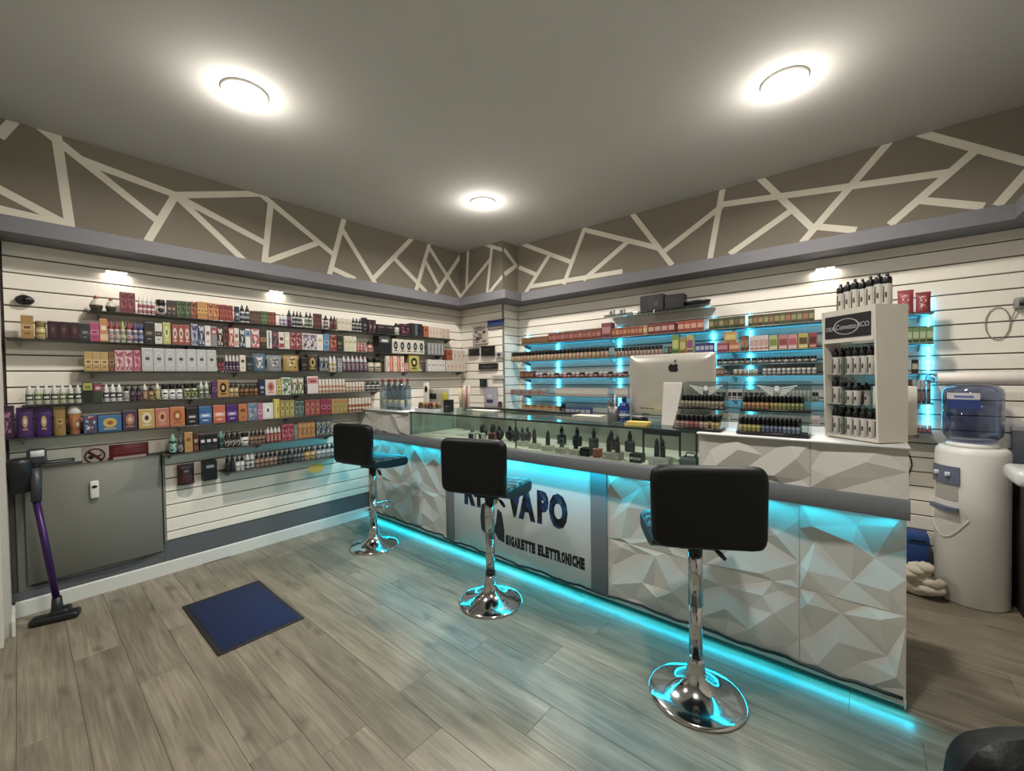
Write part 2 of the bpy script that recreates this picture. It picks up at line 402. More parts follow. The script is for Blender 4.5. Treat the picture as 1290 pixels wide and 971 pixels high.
BLN = [((656, 306.5), (718, 329.5)), ((655, 337), (676, 346)), ((691, 323.5), (663, 368)), ((737, 287), (711, 357)), ((668, 361), (783, 342)), ((740, 290.4), (830, 312.6)),
       ((790, 305.5), (736, 352)), ((796, 268.5), (846, 333)), ((837, 316.6), (908, 261)), ((910.5, 238), (895, 324)), ((908, 258), (1192, 218)), ((957, 224), (1024, 288)),
       ((997.4, 265), (921, 319)), ((1119, 180), (1012, 304)), ((1033, 286), (1076, 290)), ((1153, 166.5), (1300, 206.5)), ((1228, 190.6), (1123, 281.5)), ((1158, 252.5), (1236, 260)), ((1300, 210), (1258, 257))]
for p in BLN: fline(wb, p, 'B', (XP+.006, XR))

# projecting soffit ledge below the frieze
LD, LZ0, LZ1 = .27, 2.25, 2.341
def ledge(nm, poly): struct(nm, MB().prism(poly, LZ0, LZ1, lambda a, b, d: (a, b, d)), m_ledge)
ledge('trim_3', [(XL+.0, -.058), (XL+LD, -.058), (XL+LD, YA-LD), (XL, YA)])
ledge('trim_4', [(XL, YA), (XL+LD, YA-LD), (XP+LD, YA-LD), (XP, YA)])
ledge('trim_5', [(XP, YA), (XP+LD, YA-LD), (XP+LD, YB-LD), (XP, YB)])
ledge('trim_6', [(XP, YB), (XP+LD, YB-LD), (XR-.34, YB-LD), (XR, YB)])
ledge('trim_7', [(XR, YB), (XR-.34, YB-LD), (XR-.34, YN), (XR, YN)])

# foot of the long wall: dark band, white skirting, grey service cover
struct('trim_8', MB().box(XL, XL+.012, .653, 2.31, .096, .2465), m_band)
struct('trim_10', MB().box(XL, XL+.012, -.058, .652, .096, .149), m_band)
sk = MB(); sk.prism([(0, 0), (.016, 0), (.016, .086), (.011, .095), (0, .095)], -.045, 2.29, lambda d, z, a: (XL+d, a, z))
struct('baseboard_left', sk, m_base)
sk = MB(); sk.prism([(0, 0), (.016, 0), (.016, .08), (0, .08)], XP+.1, XR-.001, lambda d, z, a: (a, YB-d, z))
struct('baseboard_back', sk, m_base)
struct('trim_9', MB().box(XL+.0125, XL+.03, .654, .668, .2465, .905), m_panelgrey)
t = thing('service_cover', 'flat grey painted service cover low on the wall behind the stick vacuum', 'cover', (XL, .33, .15))
obj('door', MB().rbox(.0125, .026, -.325, .318, .03, .735, .004, 1), m_panelgrey, t)
obj('frame', MB().box(0, .012, -.36, .321, .0, .745), mat('cover_frame', '6d6c66', .6), t)
obj('gap_line', MB().tube([(.02, -.31, .022), (.024, -.1, .012), (.026, .08, .01), (.024, .2, .018), (.02, .31, .034)], .005, 6), mat('gap_black', '1a1a19', .6), t)  # dark curved gap under the door, its shade drawn as a black tube
t = thing('handle_rail', 'short dark metal rail fixed in the wall groove beside the no smoking sign', 'rail', (XL+TH, .12, .905))
obj('bar', MB().rbox(.001, .014, -.09, .10, 0, .022, .004), mat('rail_dark', '4a4a46', .35, .8), t)
obj('slot', MB().rbox(.014, .016, -.08, .09, .008, .013, .001, 1), m_metal, t)

# ------------------------------------------------------------------ ceiling downlights
def downlight(x, y, where):
    t = thing('ceiling_downlight', 'round recessed white LED downlight '+where, 'ceiling light', (x, y, ZC), 0)
    prof = [(.088, -.001), (.112, -.001), (.112, -.006), (.106, -.012), (.092, -.012), (.088, -.008)]
    ring = MB(); seg = 32
    vs = [(r*math.cos(2*PI*k/seg), r*math.sin(2*PI*k/seg), z) for r, z in prof for k in range(seg)]
    ring.add(vs, [(i*seg+k, i*seg+(k+1) % seg, ((i+1) % 6)*seg+(k+1) % seg, ((i+1) % 6)*seg+k) for i in range(6) for k in range(seg)], 0, True)
    obj('trim_ring', ring, mat('lamp_ring', 'f0eee8', .4), t)
    obj('diffuser', MB().lathe([(.0879, -.001), (.0879, -.010), (.08, -.022), (.055, -.034), (.02, -.04)], 32), glow('lamp_diffuser', (1, .93, .83), 14), t)
    ld = bpy.data.lights.new('downlight', 'AREA'); ld.shape = 'DISK'; ld.size = .17; ld.energy = LAMP_POWER; ld.color = (1, .96, .89); ld.spread = math.radians(165)
    lo = bpy.data.objects.new('downlight_light', ld); C.objects.link(lo); lo.parent = t; lo.location = (0, 0, -.046)
    pd = bpy.data.lights.new('dome', 'POINT'); pd.energy = 6.5; pd.shadow_soft_size = .05; pd.color = (1, .96, .89)
    po = bpy.data.objects.new('dome_light', pd); C.objects.link(po); po.parent = t; po.location = (0, 0, -.12)
downlight(-2.575, .834, 'nearest the service cover wall, above the blue mat')
downlight(-2.60, 2.72, 'above the glass display case')
downlight(-.323, 2.70, 'above the white faceted end of the counter')
downlight(-.323, .834, 'above the open floor by the lone stool')
# ------------------------------------------------------------------ counter
m_facet = mat('white_gypsum_tile', 'c4c1b9', .5, var=.025, scale=6)
m_ctop = mat('grey_counter_laminate', '6f7276', .42, var=.08, scale=40)
m_post = mat('grey_post_laminate', '74777b', .5, var=.06, scale=25)
m_gloss = mat('white_gloss_panel', 'd0d1cf', .22, var=.02, scale=4)
m_black = mat('black_plastic', '121214', .38, var=.15)
m_cable = mat('black_cable', '0f1112', .45)
m_chrome = mat('chrome', 'c8c8c8', .11, 1., var=.03)
def facet_tile(w, h, seed, depth=.028, yb=.0):
    """triangulated relief tile; face towards -y, back at y=0, local x 0..w, z 0..h"""
    rnd = random.Random(seed); pts = []; hs = []
    def P(u, v, d): pts.append(Vector((u, v))); hs.append(d)
    bo = [(0, 0)]
    def edge(f, n):
        return [f((k+rnd.uniform(.25, .75))/n) for k in range(n)]
    nw, nh = max(1, round(w/.21)), max(1, round(h/.21))
    per = [(0, 0)]+sorted(edge(lambda s: (s*w, 0), nw))+[(w, 0)]+sorted(edge(lambda s: (w, s*h), nh), key=lambda q: q[1])+[(w, h)] \
        + sorted(edge(lambda s: (s*w, h), nw), key=lambda q: -q[0])+[(0, h)]+sorted(edge(lambda s: (0, s*h), nh), key=lambda q: -q[1])
    for u, v in per: P(u, v, rnd.choice((.008, .010, .012, .014)) if v > .02 else .012)
    nb = len(per)
    gx, gy = max(1, round(w/.128)), max(1, round(h/.128))
    for i in range(gx):
        for j in range(gy):
            u = w*(i+.5+rnd.uniform(-.38, .38))/gx; v = h*(j+.5+rnd.uniform(-.38, .38))/gy
            P(min(max(u, .03), w-.03), min(max(v, .025), h-.025),   .005 if (i+j) % 2 else depth*rnd.uniform(.75, 1.1))
    r = delaunay_2d_cdt(pts, [], [], 0, 1e-6)
    mb = MB(); src = r[3]
    vs = [(p.x, -hs[src[i][0]] if src[i] else -.01, p.y) for i, p in enumerate(r[0])]
    mb.add(vs, [tuple(f) for f in r[2]])
    idx = {src[i][0]: i for i in range(len(vs)) if src[i]}
    ring = [idx[k] for k in range(nb)]
    o = len(mb.v); mb.v += [(vs[i][0], yb, vs[i][2]) for i in ring]
    for k in range(nb):
        a, c = k, (k+1) % nb
        mb.f.append((ring[a], ring[c], o+c, o+a)); mb.mi.append(0); mb.sm.append(False)
    mb.f.append(tuple(o+k for k in range(nb))); mb.mi.append(0); mb.sm.append(False)
    return mb
CX0, CX1, YF, YFA, ZT0, ZT1 = XL+TH+.002, .139, 2.29, 2.17, .83, .905
ctr = thing('shop_counter', 'long white shop counter with faceted front tiles and grey top', 'counter', (0, 0, 0))
obj('carcass', MB().box(CX0+.004, CX1-.004, YF+.012, 2.86, .05, ZT0), mat('carcass_grey', 'b9b6b0', .6), ctr)
obj('plinth', MB().box(CX0+.05, CX1-.06, YF+.12, 2.8, 0, .05), mat('plinth_dark', '3b3b3c', .7), ctr)
obj('countertop', MB().rbox(CX0, CX1+.003, YFA, 2.90, ZT0, ZT1, .003, 1), m_ctop, ctr)
obj('bottom_strip', MB().rbox(CX0, CX1, YF-.008, YF+.012, .040, .062, .003, 1), mat('strip_white', 'cfccc4', .5), ctr)
sections = [(CX0+.001, -2.664), (-1.187, CX1)]
def seams(a, b, step, from_right):
    out = [a, b]; x = (b-step) if from_right else a+step
    while a+.06 < x < b-.06: out.append(x); x += -step if from_right else step
    return sorted(out)
seed = 11
for (a, b2), fr in zip(sections, (True, False)):
    xs = seams(a, b2, .484, fr)
    for i in range(len(xs)-1):
        for z0, z1 in ((.0635, .411), (.4125, ZT0-.001)):
            seed += 1
            t = obj('wall_tile', facet_tile(xs[i+1]-xs[i]-.0016, z1-z0, seed), m_facet, ctr, (xs[i]+.0008, YF+.012, z0))
for x0, x1 in ((-2.664, -2.565), (-1.296, -1.187)):
    obj('post', MB().rbox(x0+.0005, x1-.0005, YF-.012, YF+.012, .0625, ZT0-.0005, .002, 1), m_post, ctr)
logo = obj('sign_panel', MB().rbox(-2.5645, -1.2965, YF-.008, YF+.012, .0625, ZT0-.0005, .002, 1), m_gloss, ctr)
logo['label'] = 'white glossy sign panel with black lettering'
obj('end_panel', MB().rbox(CX1-.004, CX1, YF+.012, 2.86, .018, ZT0, .001, 1), m_gloss, ctr)
pth = []
for k in range(81):
    x = CX0+.02+(CX1-CX0-.03)*k/80
    pth.append((x, YF-.014-(.004 if not -2.66 < x < -1.19 else .024), .073+.005*math.sin(k*.9)+.003*math.sin(k*2.3)))
obj('cable', MB().tube(pth, .0075, 6), m_cable, ctr)
# lettering
def letters(body, x, z, size, mt, off, sx, align='CENTER', y=YF-.0085, name='lettering', parent=logo):
    me = text_mesh(body, size, .0012, off, sx, align); me.materials.append(mt)
    o = link(name, me, parent, (x, y, z)); o.rotation_euler = (PI/2, 0, 0); return o
m_ink, nt, b = new_mat('photo_print_ink'); n = nt.nodes; l = nt.links
tc = n.new('ShaderNodeTexCoord'); no = n.new('ShaderNodeTexNoise'); no.inputs['Scale'].default_value = 9; no.inputs['Detail'].default_value = 4
l.new(tc.outputs['Object'], no.inputs['Vector']); rp = n.new('ShaderNodeValToRGB'); l.new(no.outputs['Fac'], rp.inputs[0]); e = rp.color_ramp.elements
e[0].position = .46; e[0].color = hexc('0a0c12'); e[1].position = .66; e[1].color = hexc('5b7a4a')
k = e.new(.55); k.color = hexc('1b3f6e'); l.new(rp.outputs[0], b.inputs['Base Color']); b.inputs['Roughness'].default_value = .35
m_inkb = mat('black_ink', '0c0c0d', .5)
LZ_ = WY(703, 662, YF-.009).z; LS_ = (WY(703, 622, YF-.009).z-LZ_)*1.32
for ch, px, zc in (('V', 648, 0), ('A', 663.5, 0), ('P', 683, 0), ('O', 703, 0)):
    p = WY(px, 640, YF-.009); letters(ch, p.x, LZ_, LS_, m_ink, .02, .60)
for ch, px in (('R', 590.5), ('I', 603)):
    p = WY(px, 628, YF-.009); letters(ch, p.x, LZ_, LS_, m_ink, .02, .60)
a0, a1 = WY(637, 690, YF-.009).x, WY(737, 718, YF-.009).x
FEET = {'I': ((.5,), (.5,)), 'R': ((.1, .92), (.1,)), 'A': ((.06, .94), ()), 'T': ((.5,), (.03, .97)), 'L': ((.12,), (.12,)), 'N': ((.1, .9), (.1, .9)), 'H': ((.1, .9), (.1, .9)), 'E': ((.1,), (.1,))}
phrase = 'SIGARETTE ELETTRONICHE'; wts = [.55 if c_ == 'I' else .6 if c_ == ' ' else 1 for c_ in phrase]; adv = (a1-a0)/sum(wts)
zb_ = .170; hb_ = .076
for k, ch in enumerate(phrase):
    if ch == ' ': continue
    x_ = a0+adv*(sum(wts[:k])+wts[k]/2); wl_ = adv*(.36 if ch == 'I' else .90)
    ob = letters(ch, 0, zb_, .105, m_inkb, .008, 1); vsx = [v.co.x for v in ob.data.vertices]; vsy = [v.co.y for v in ob.data.vertices]
    x0_, x1_, y0_, y1_ = min(vsx), max(vsx), min(vsy), max(vsy)
    for v in ob.data.vertices:
        v.co.x = ((v.co.x-x0_)/(x1_-x0_)-.5)*wl_; v.co.y = (v.co.y-y0_)/(y1_-y0_)*hb_
    ob.location.x = x_
    sf = MB(); lo_, hi_ = FEET.get(ch, ((), ()))
    for f_, z_ in [(q, 0) for q in lo_]+[(q, hb_-.010) for q in hi_]:
        sf.box(x_+(f_-.5)*wl_-adv*.17, x_+(f_-.5)*wl_+adv*.17, YF-.0104, YF-.0084, zb_+z_, zb_+z_+.010)
    if sf.v:
        o2 = obj('slab_serif', sf, m_inkb, logo); o2['kind'] = 'stuff'
# emblem between the words: two dark curved plates on a stem with a green head
fr = lambda a, bq, d: (a, YF-.0085-d, bq)
ex = WY(620, 650, YF-.009).x
def blob(cx, cz, rx, rz, n=16, sk=0): return [(cx+rx*math.cos(2*PI*k/n)+sk*math.sin(2*PI*k/n)*rz, cz+rz*math.sin(2*PI*k/n)) for k in range(n)]
emb = MB().prism([(ex-.11, .42), (ex-.08, .44), (ex-.04, .40), (ex-.03, .28), (ex-.07, .20), (ex-.115, .23), (ex-.125, .32)], 0, .0015, fr)
emb.prism([(ex+.055, .42), (ex+.095, .40), (ex+.12, .28), (ex+.12, .18), (ex+.06, .19), (ex+.015, .25), (ex+.04, .32)], 0, .0015, fr)
emb.prism([(ex-.012, .46), (ex+.016, .46), (ex+.02, .10), (ex-.006, .10)], 0, .0012, fr)
obj('emblem', emb, mat('emblem_dark', '23282b', .4), logo)
obj('emblem_head', MB().prism(blob(ex+.02, .50, .045, .055), 0, .0017, fr), mat('emblem_green', '6d7a3c', .4), logo)
# cyan light strips of the counter
m_led = glow('led_cyan', LED_COLOR, 5)
def area(parent, loc, sx, sy, power, rot, col=LED_COLOR, name='strip_light', spread=180):
    ld = bpy.data.lights.new(name, 'AREA'); ld.shape = 'RECTANGLE'; ld.size = sx; ld.size_y = sy; ld.energy = power; ld.color = col; ld.spread = math.radians(spread)
    lo = bpy.data.objects.new(name, ld); C.objects.link(lo); lo.parent = parent; lo.location = loc; lo.rotation_euler = rot; return lo
LEN = CX1-CX0-.06; MX = (CX0+CX1)/2
obj('led_strip', MB().box(CX0+.03, CX1-.01, YF-.036, YF-.026, ZT0-.005, ZT0), m_led, ctr)
area(ctr, (MX, YF-.031, ZT0-.008), LEN, .012, 14.5, (math.radians(-42), 0, 0))
obj('floor_led_strip', MB().box(CX0+.03, CX1-.002, YF+.000, YF+.010, .037, .04), m_led, ctr)
area(ctr, (MX+.028, YF+.004, .0355), LEN+.05, .012, 6.5, (math.radians(-52), 0, 0))

# raised blocks on the counter
def riser(name, label, x0, x1, tiles, sd):
    t = thing(name, label, 'riser', ((x0+x1)/2, 2.45, ZT1)); cx = (x0+x1)/2
    h = .197
    obj('body', MB().box(x0-cx, x1-cx, 2.205-2.45, .3, .0005, h), m_gloss, t)
    for i in range(len(tiles)-1):
        obj('wall_tile', facet_tile(tiles[i+1]-tiles[i]-.0016, h-.002, sd+i, .032), m_facet, t, (tiles[i]-cx+.0008, 2.205-2.45, .001))
    obj('top_board', MB().rbox(x0-cx-.003, x1-cx+.003, 2.168-2.45, .305, h+.0005, h+.011, .003, 1), m_gloss, t)
riser('counter_riser', 'white faceted riser block carrying the bottle trays on the counter', -.628, .139, [-.628, -.17, .139], 71)
riser('counter_riser', 'white faceted riser block carrying the clear bottles with red caps', CX0+.01, -3.033, [CX0+.01, -3.45, -3.033], 91)
ZG = ZT1+.2085
# glass display case
GX0, GX1, GY0, GY1 = -3.029, -.633, 2.195, 2.74
gc = thing('glass_display_case', 'long low glass display case full of vaping devices on the counter', 'display case', ((GX0+GX1)/2, 2.46, ZT1))
gx = (GX0+GX1)/2; m_pane = glass('case_glass', 'f4faf8', .03, .97)
def gb(nm, x0, x1, y0, y1, z0, z1, m): obj(nm, MB().box(x0-gx, x1-gx, y0-2.46, y1-2.46, z0, z1), m, gc)
gb('glass_top', GX0, GX1, GY0, GY1, .1985, .2075, glass('case_top_glass', 'ecf4f0', .11, .95))
gb('front_pane', GX0+.006, GX1-.006, GY0, GY0+.006, .006, .198, m_pane)
gb('side_pane', GX0, GX0+.006, GY0, GY1-.02, .006, .198, m_pane)
gb('side_pane', GX1-.006, GX1, GY0, GY1-.02, .006, .198, m_pane)
gb('base_board', GX0, GX1, GY0+.007, GY1, .0005, .006, mat('case_base', 'cfc9bc', .5))
gb('rear_pane', GX0+.006, GX1-.006, GY1-.008, GY1-.002, .006, .198, mat('case_back_panel', 'a3a49d', .4))
m_edge = mat('case_edge', '3a3f40', .25, .5)
gb('front_edge', GX0, GX1, GY0-.002, GY0, .197, .2085, m_edge)
for k in range(3):
    xx = GX0+.008+(GX1-GX0-.02)*k/2
    gb('clip', xx, xx+.008, GY0+.0065, GY0+.012, .006, .198, m_edge)
t = tag(obj('black_rail', MB().rbox(-.62, .62, -.02, .02, 0, .018, .004), m_black, None, (-2.24, 2.70, ZG+.0005)), 'long black bar lying along the rear edge of the glass case', 'bar')

# ------------------------------------------------------------------ bar stools
m_leather = mat('black_leather', '08090a', .48, var=.2, scale=120, bump=.15, spec=.3)
m_leather2 = mat('black_leather_seat', '0a0b0d', .45, var=.2, scale=140, bump=.15)
def curved_pad(w, h, th, z0, y0, curve, taper, r=.022):
    mb = MB(); vs = []
    def pr(s, half, rr):   # rounded edge inset profile
        e = half-abs(s)
        return th/2 if e >= rr else th/2*math.sqrt(max(0, 1-((rr-e)/rr)**2))
    sx = [-.5, -.485, -.46, -.43]+[-.36+.72*i/8 for i in range(9)]+[.43, .46, .485, .5]
    sz = [-.5, -.48, -.45, -.41]+[-.33+.66*i/6 for i in range(7)]+[.41, .45, .48, .5]
    N, K = len(sx), len(sz)
    for side in (-1, 1):
        for b2 in sz:
            for a in sx:
                ww = w*(1+taper*b2); cr = .05
                # round the outline corners
                x, z = a*ww, b2*h
                ax, az = ww/2-abs(x), h/2-abs(z)
                if ax < cr and az < cr:
                    dx, dz = cr-ax, cr-az; m = max(dx, dz); d = math.hypot(dx, dz)
                    if d > 0: x = math.copysign(ww/2-cr+dx*m/d, x); z = math.copysign(h/2-cr+dz*m/d, z)
                e = min(pr(a*w, w/2, r), pr(b2*h, h/2, r))
                vs.append((x, y0+side*e+curve*((2*a)**2), z0+h/2+z))
    fs = []
    for s in range(2):
        o = s*N*K
        fs += [(o+j*N+i, o+j*N+i+1, o+(j+1)*N+i+1, o+(j+1)*N+i) for j in range(K-1) for i in range(N-1)]
    mb.add(vs, fs, 0, True); return mb
def make_stool(label, x, y, face_deg, foot=False, collar=False):
    t = thing('bar_stool', label, 'stool', (x, y, 0), math.radians(-face_deg))
    prof = [(.196, 0), (.2, .004), (.198, .010), (.185, .016), (.15, .023), (.11, .034), (.075, .054), (.05, .082), (.038, .115), (.033, .15), (.031, .17)]
    obj('base', MB().lathe(prof, 48), m_chrome, t)
    if collar: obj('collar', MB().lathe([(.0285, .168), (.0315, .17), (.0315, .192), (.0285, .194)], 24), m_black, t)
    obj('lower_tube', MB().lathe([(.0275, .165), (.0275, .42)], 24), m_chrome, t)
    obj('upper_tube', MB().lathe([(.030, .40), (.030, .672)], 24), m_chrome, t)
    obj('mount_plate', MB().rbox(-.08, .08, -.06, .08, .664, .676, .003, 1), m_black, t)
    fr_ = [(-.028, 0, .33)]+[(-.085*math.cos(a), .08+.13*math.sin(a), .315) for a in [i*PI/10 for i in range(0, 11)]]+[(.028, 0, .33)]
    if foot: obj('footrest', MB().tube(fr_, .0095, 8), m_chrome, t)
    lev = obj('lever', MB().tube([(.02, -.0, .66), (.06, -.01, .655), (.085, -.015, .645)], .005, 6), m_black, t)
    obj('grip', MB().tube([(.08, -.014, .648), (.098, -.018, .632), (.115, -.02, .612)], [.008, .011, .008], 8), m_black, lev)
    seat = obj('seat', MB().prism([(-.19, .745), (-.178, .725), (-.14, .703), (-.06, .684), (.06, .672), (.17, .668), (.197, .676), (.206, .692), (.206, .712), (.195, .728), (.15, .735)], -.205, .205, lambda a_, b_, d_: (d_, a_, b_)), m_leather, t)
    pads = MB(); ys = [-.155, -.06, .035, .12, .203]
    for i in range(4): pads.rbox(-.2, .2, ys[i]+.001, ys[i+1]-.001, .715, .757-.004*i, .018, 3)
    obj('seat_cushion', pads, m_leather2, t)
    back = obj('backrest', curved_pad(.425, .325, .062, .724, -.195, -.0, .03), m_leather, t)
    bp_ = MB(); zs = [.755, .84, .93, 1.03]
    for i in range(3): bp_.rbox(-.185, .185, -.172, -.152, zs[i]+.001, zs[i+1]-.001, .009, 2)
    obj('back_cushion', bp_, m_leather2, back)
    return t
make_stool('black leather bar stool on chrome base nearest the long product wall', -3.144, 1.898, -11, True)
make_stool('black leather bar stool on chrome base in front of the white sign panel', -1.777, 1.873, -16, False, True)
make_stool('black leather bar stool on chrome base before the white riser block', -.553, 1.875, -30)
make_stool('black leather bar stool standing alone away from the counter front', .361, .556, 140)

# ------------------------------------------------------------------ mat, vacuum, signs on the long wall
t = thing('door_mat', 'dark blue ribbed floor mat with black rubber border', 'mat', (-2.87, .835, 0))
obj('border', MB().rbox(-.365, .365, -.216, .216, .0005, .006, .004, 1), mat('rubber_black', '1c1b1c', .8, bump=.2), t)
obj('carpet', MB().rbox(-.34, .34, -.192, .192, .0055, .0085, .002, 1), mat('mat_blue', '0c1d42', .95, var=.25, scale=180, bump=.6), t)

m_vac = mat('vacuum_grey', '18191b', .4, var=.1); m_vacl = mat('vacuum_light_grey', '34363a', .4); m_pur = mat('vacuum_purple', '341652', .35, .3)
hp = Vector((-3.66, .115, 0)); tp = WX(46, 632, -3.72); top = WX(44, 590, -3.755)
v = thing('stick_vacuum', 'cordless stick vacuum with purple tube docked against the wall', 'vacuum', tuple(hp))
def L_(p): return Vector(p)-hp
d = (L_(top)-Vector((0, 0, .07))).normalized()
obj('tube', MB().tube([Vector((0, 0, .115)), L_(tp)], .0165, 14), m_pur, v)
obj('neck', MB().tube([Vector((.0, .0, .03)), Vector((0, 0, .07)), Vector((0, 0, .135))], [.03, .026, .021], 12), m_vac, v)
hd = MB(); q0, q1 = L_(G(38, 782, .03)), L_(G(101, 768, .03)); ax = (q1-q0); ln = ax.length; ang = math.atan2(ax.y, ax.x)
Mh = Matrix.Translation((q0+q1)/2) @ Matrix.Rotation(ang, 4, 'Z')
hd.rbox(-ln/2, ln/2, -.045, .04, -.03, .012, .016, 3, 0, Mh); hd.rbox(-ln*.12, ln*.3, -.03, .06, -.005, .035, .018, 3, 0, Mh)
obj('floor_head', hd, m_vac, v)
obj('wand_joint', MB().tube([L_(tp), L_(tp)+(L_(top)-L_(tp))*.5, L_(top)], [.022, .026, .03], 12), m_vacl, v)
cyl = L_(WX(18, 595, -3.77)); zc = cyl.z
bod = MB().lathe([(.03, -.12), (.045, -.115), (.048, -.03), (.055, -.02), (.055, .055), (.048, .075), (.03, .08)], 20, (cyl.x+.02, cyl.y+.02, zc))
obj('dust_bin', bod, m_vac, v)
hnd = L_(WX(43, 575, -3.76))
obj('handle', MB().tube([cyl+Vector((.02, .06, .04)), cyl+Vector((.02, .12, .07)), hnd+Vector((0, .02, -.01)), L_(top)], [.02, .018, .02, .024], 10), m_vacl, v)
obj('motor_cap', MB().rbox(hnd.x-.03, hnd.x+.03, hnd.y-.03, hnd.y+.05, hnd.z-.045, hnd.z+.045, .015, 3), m_vacl, v)
obj('display_panel', MB().rbox(hnd.x+.03, hnd.x+.034, hnd.y-.015, hnd.y+.04, hnd.z+.0, hnd.z+.036, .002, 1), mat('light_panel', 'c9c9c6', .4), v)

def wall_sign(nm, label, cat, p0, p1, mt):
    A, B = WX(*p0, XL+TH+.003), WX(*p1, XL+TH+.003); y0, y1, z0, z1 = min(A.y, B.y), max(A.y, B.y), min(A.z, B.z), max(A.z, B.z)
    t = thing(nm, label, cat, (XL+TH+.0005, (y0+y1)/2, (z0+z1)/2)); w, h = (y1-y0)/2, (z1-z0)/2
    obj('plate', MB().rbox(0, .004, -w, w, -h, h, .001, 1), mt, t); return t, w, h
t, w, h = wall_sign('no_smoking_sign', 'square white no smoking sign with dark red ring', 'sign', (103, 563), (135.5, 585), mat('sign_white', 'cdbfb6', .4))
fy = lambda a, bq, d: (d, a, bq)
ring = [((math.cos(2*PI*k/32)), (math.sin(2*PI*k/32))) for k in range(32)]
mb = MB(); R_, r_ = min(w, h)*.86, min(w, h)*.70
vs = [fy(R_*a, R_*c, .0055) for a, c in ring]+[fy(r_*a, r_*c, .0055) for a, c in ring]+[fy(R_*a, R_*c, .0041) for a, c in ring]+[fy(r_*a, r_*c, .0041) for a, c in ring]
mb.add(vs, [(k, (k+1) % 32, 32+(k+1) % 32, 32+k) for k in range(32)]+[(k, 64+k, 64+(k+1) % 32, (k+1) % 32) for k in range(32)]+[(32+k, 32+(k+1) % 32, 96+(k+1) % 32, 96+k) for k in range(32)])
bar = .006
mb.prism([(-r_*.72-bar, r_*.72-bar), (-r_*.72+bar, r_*.72+bar), (r_*.72+bar, -r_*.72+bar), (r_*.72-bar, -r_*.72-bar)], .0041, .0055, fy)
obj('red_ring', mb, mat('sign_darkred', '5a1216', .4), t)
ck = MB().prism([(-.035, -.012), (.03, -.004), (.03, .006), (-.035, -.002)], .0041, .0048, fy); ck.prism(blob(-.018, -.006, .012, .014), .0041, .0047, fy)
ck.tube([(.0048, .03, .002), (.0048, .034, .014), (.0048, .026, .022), (.0048, .03, .034)], .0018, 5)
obj('cigarette_pictogram', ck, m_inkb, t)
t, w, h = wall_sign('warning_sign', 'dark red rectangular notice with a pale bar along its foot', 'sign', (137, 561), (187.5, 578), mat('notice_red', '741a20', .4))
obj('pale_bar', MB().prism([(-w*.8, -h*.62), (w*.86, -h*.62), (w*.86, -h*.36), (-w*.8, -h*.36)], .0041, .0052, fy), mat('notice_pale', 'd3bdb2', .5), t)
for k in range(3): obj('text_line', MB().prism([(-w*.75, h*(.62-.26*k)), (w*.7, h*(.62-.26*k)), (w*.7, h*(.54-.26*k)), (-w*.75, h*(.54-.26*k))], .0041, .0048, fy), mat('notice_line', 'a04d4c', .5), t)
c0 = WX(118.7, 616, XL+.024)
t = thing('wall_sensor', 'small white plastic button unit on the grey service cover', 'sensor', (XL+.0245, c0.y, c0.z))
obj('case', MB().rbox(0, .025, -.021, .021, -.057, .057, .008, 3), mat('sensor_white', 'd8d5cb', .4), t)
obj('button', MB().prism(blob(0, .02, .014, .009), .0245, .028, fy), m_black, t)
c0 = WX(31, 378, XL+.04)
t = thing('wall_camera', 'small dark oval device on the topmost slats near the entrance', 'device', (XL+TH+.0005, c0.y, c0.z))
obj('housing', MB().lathe([(.014, 0), (.026, .008), (.03, .022), (.026, .04), (.015, .046)], 24, M=Matrix.Rotation(PI/2, 4, 'Y') @ Matrix.Scale(1.35, 4, (0, 1, 0))), mat('device_dark', '231a1c', .25), t)
obj('lens', MB().lathe([(.012, .046), (.011, .049), (.007, .05)], 16, M=Matrix.Rotation(PI/2, 4, 'Y')), mat('lens_black', '080808', .08), t)
obj('clip', MB().rbox(0, .02, -.012, .012, .03, .04, .003, 1), m_white, t)
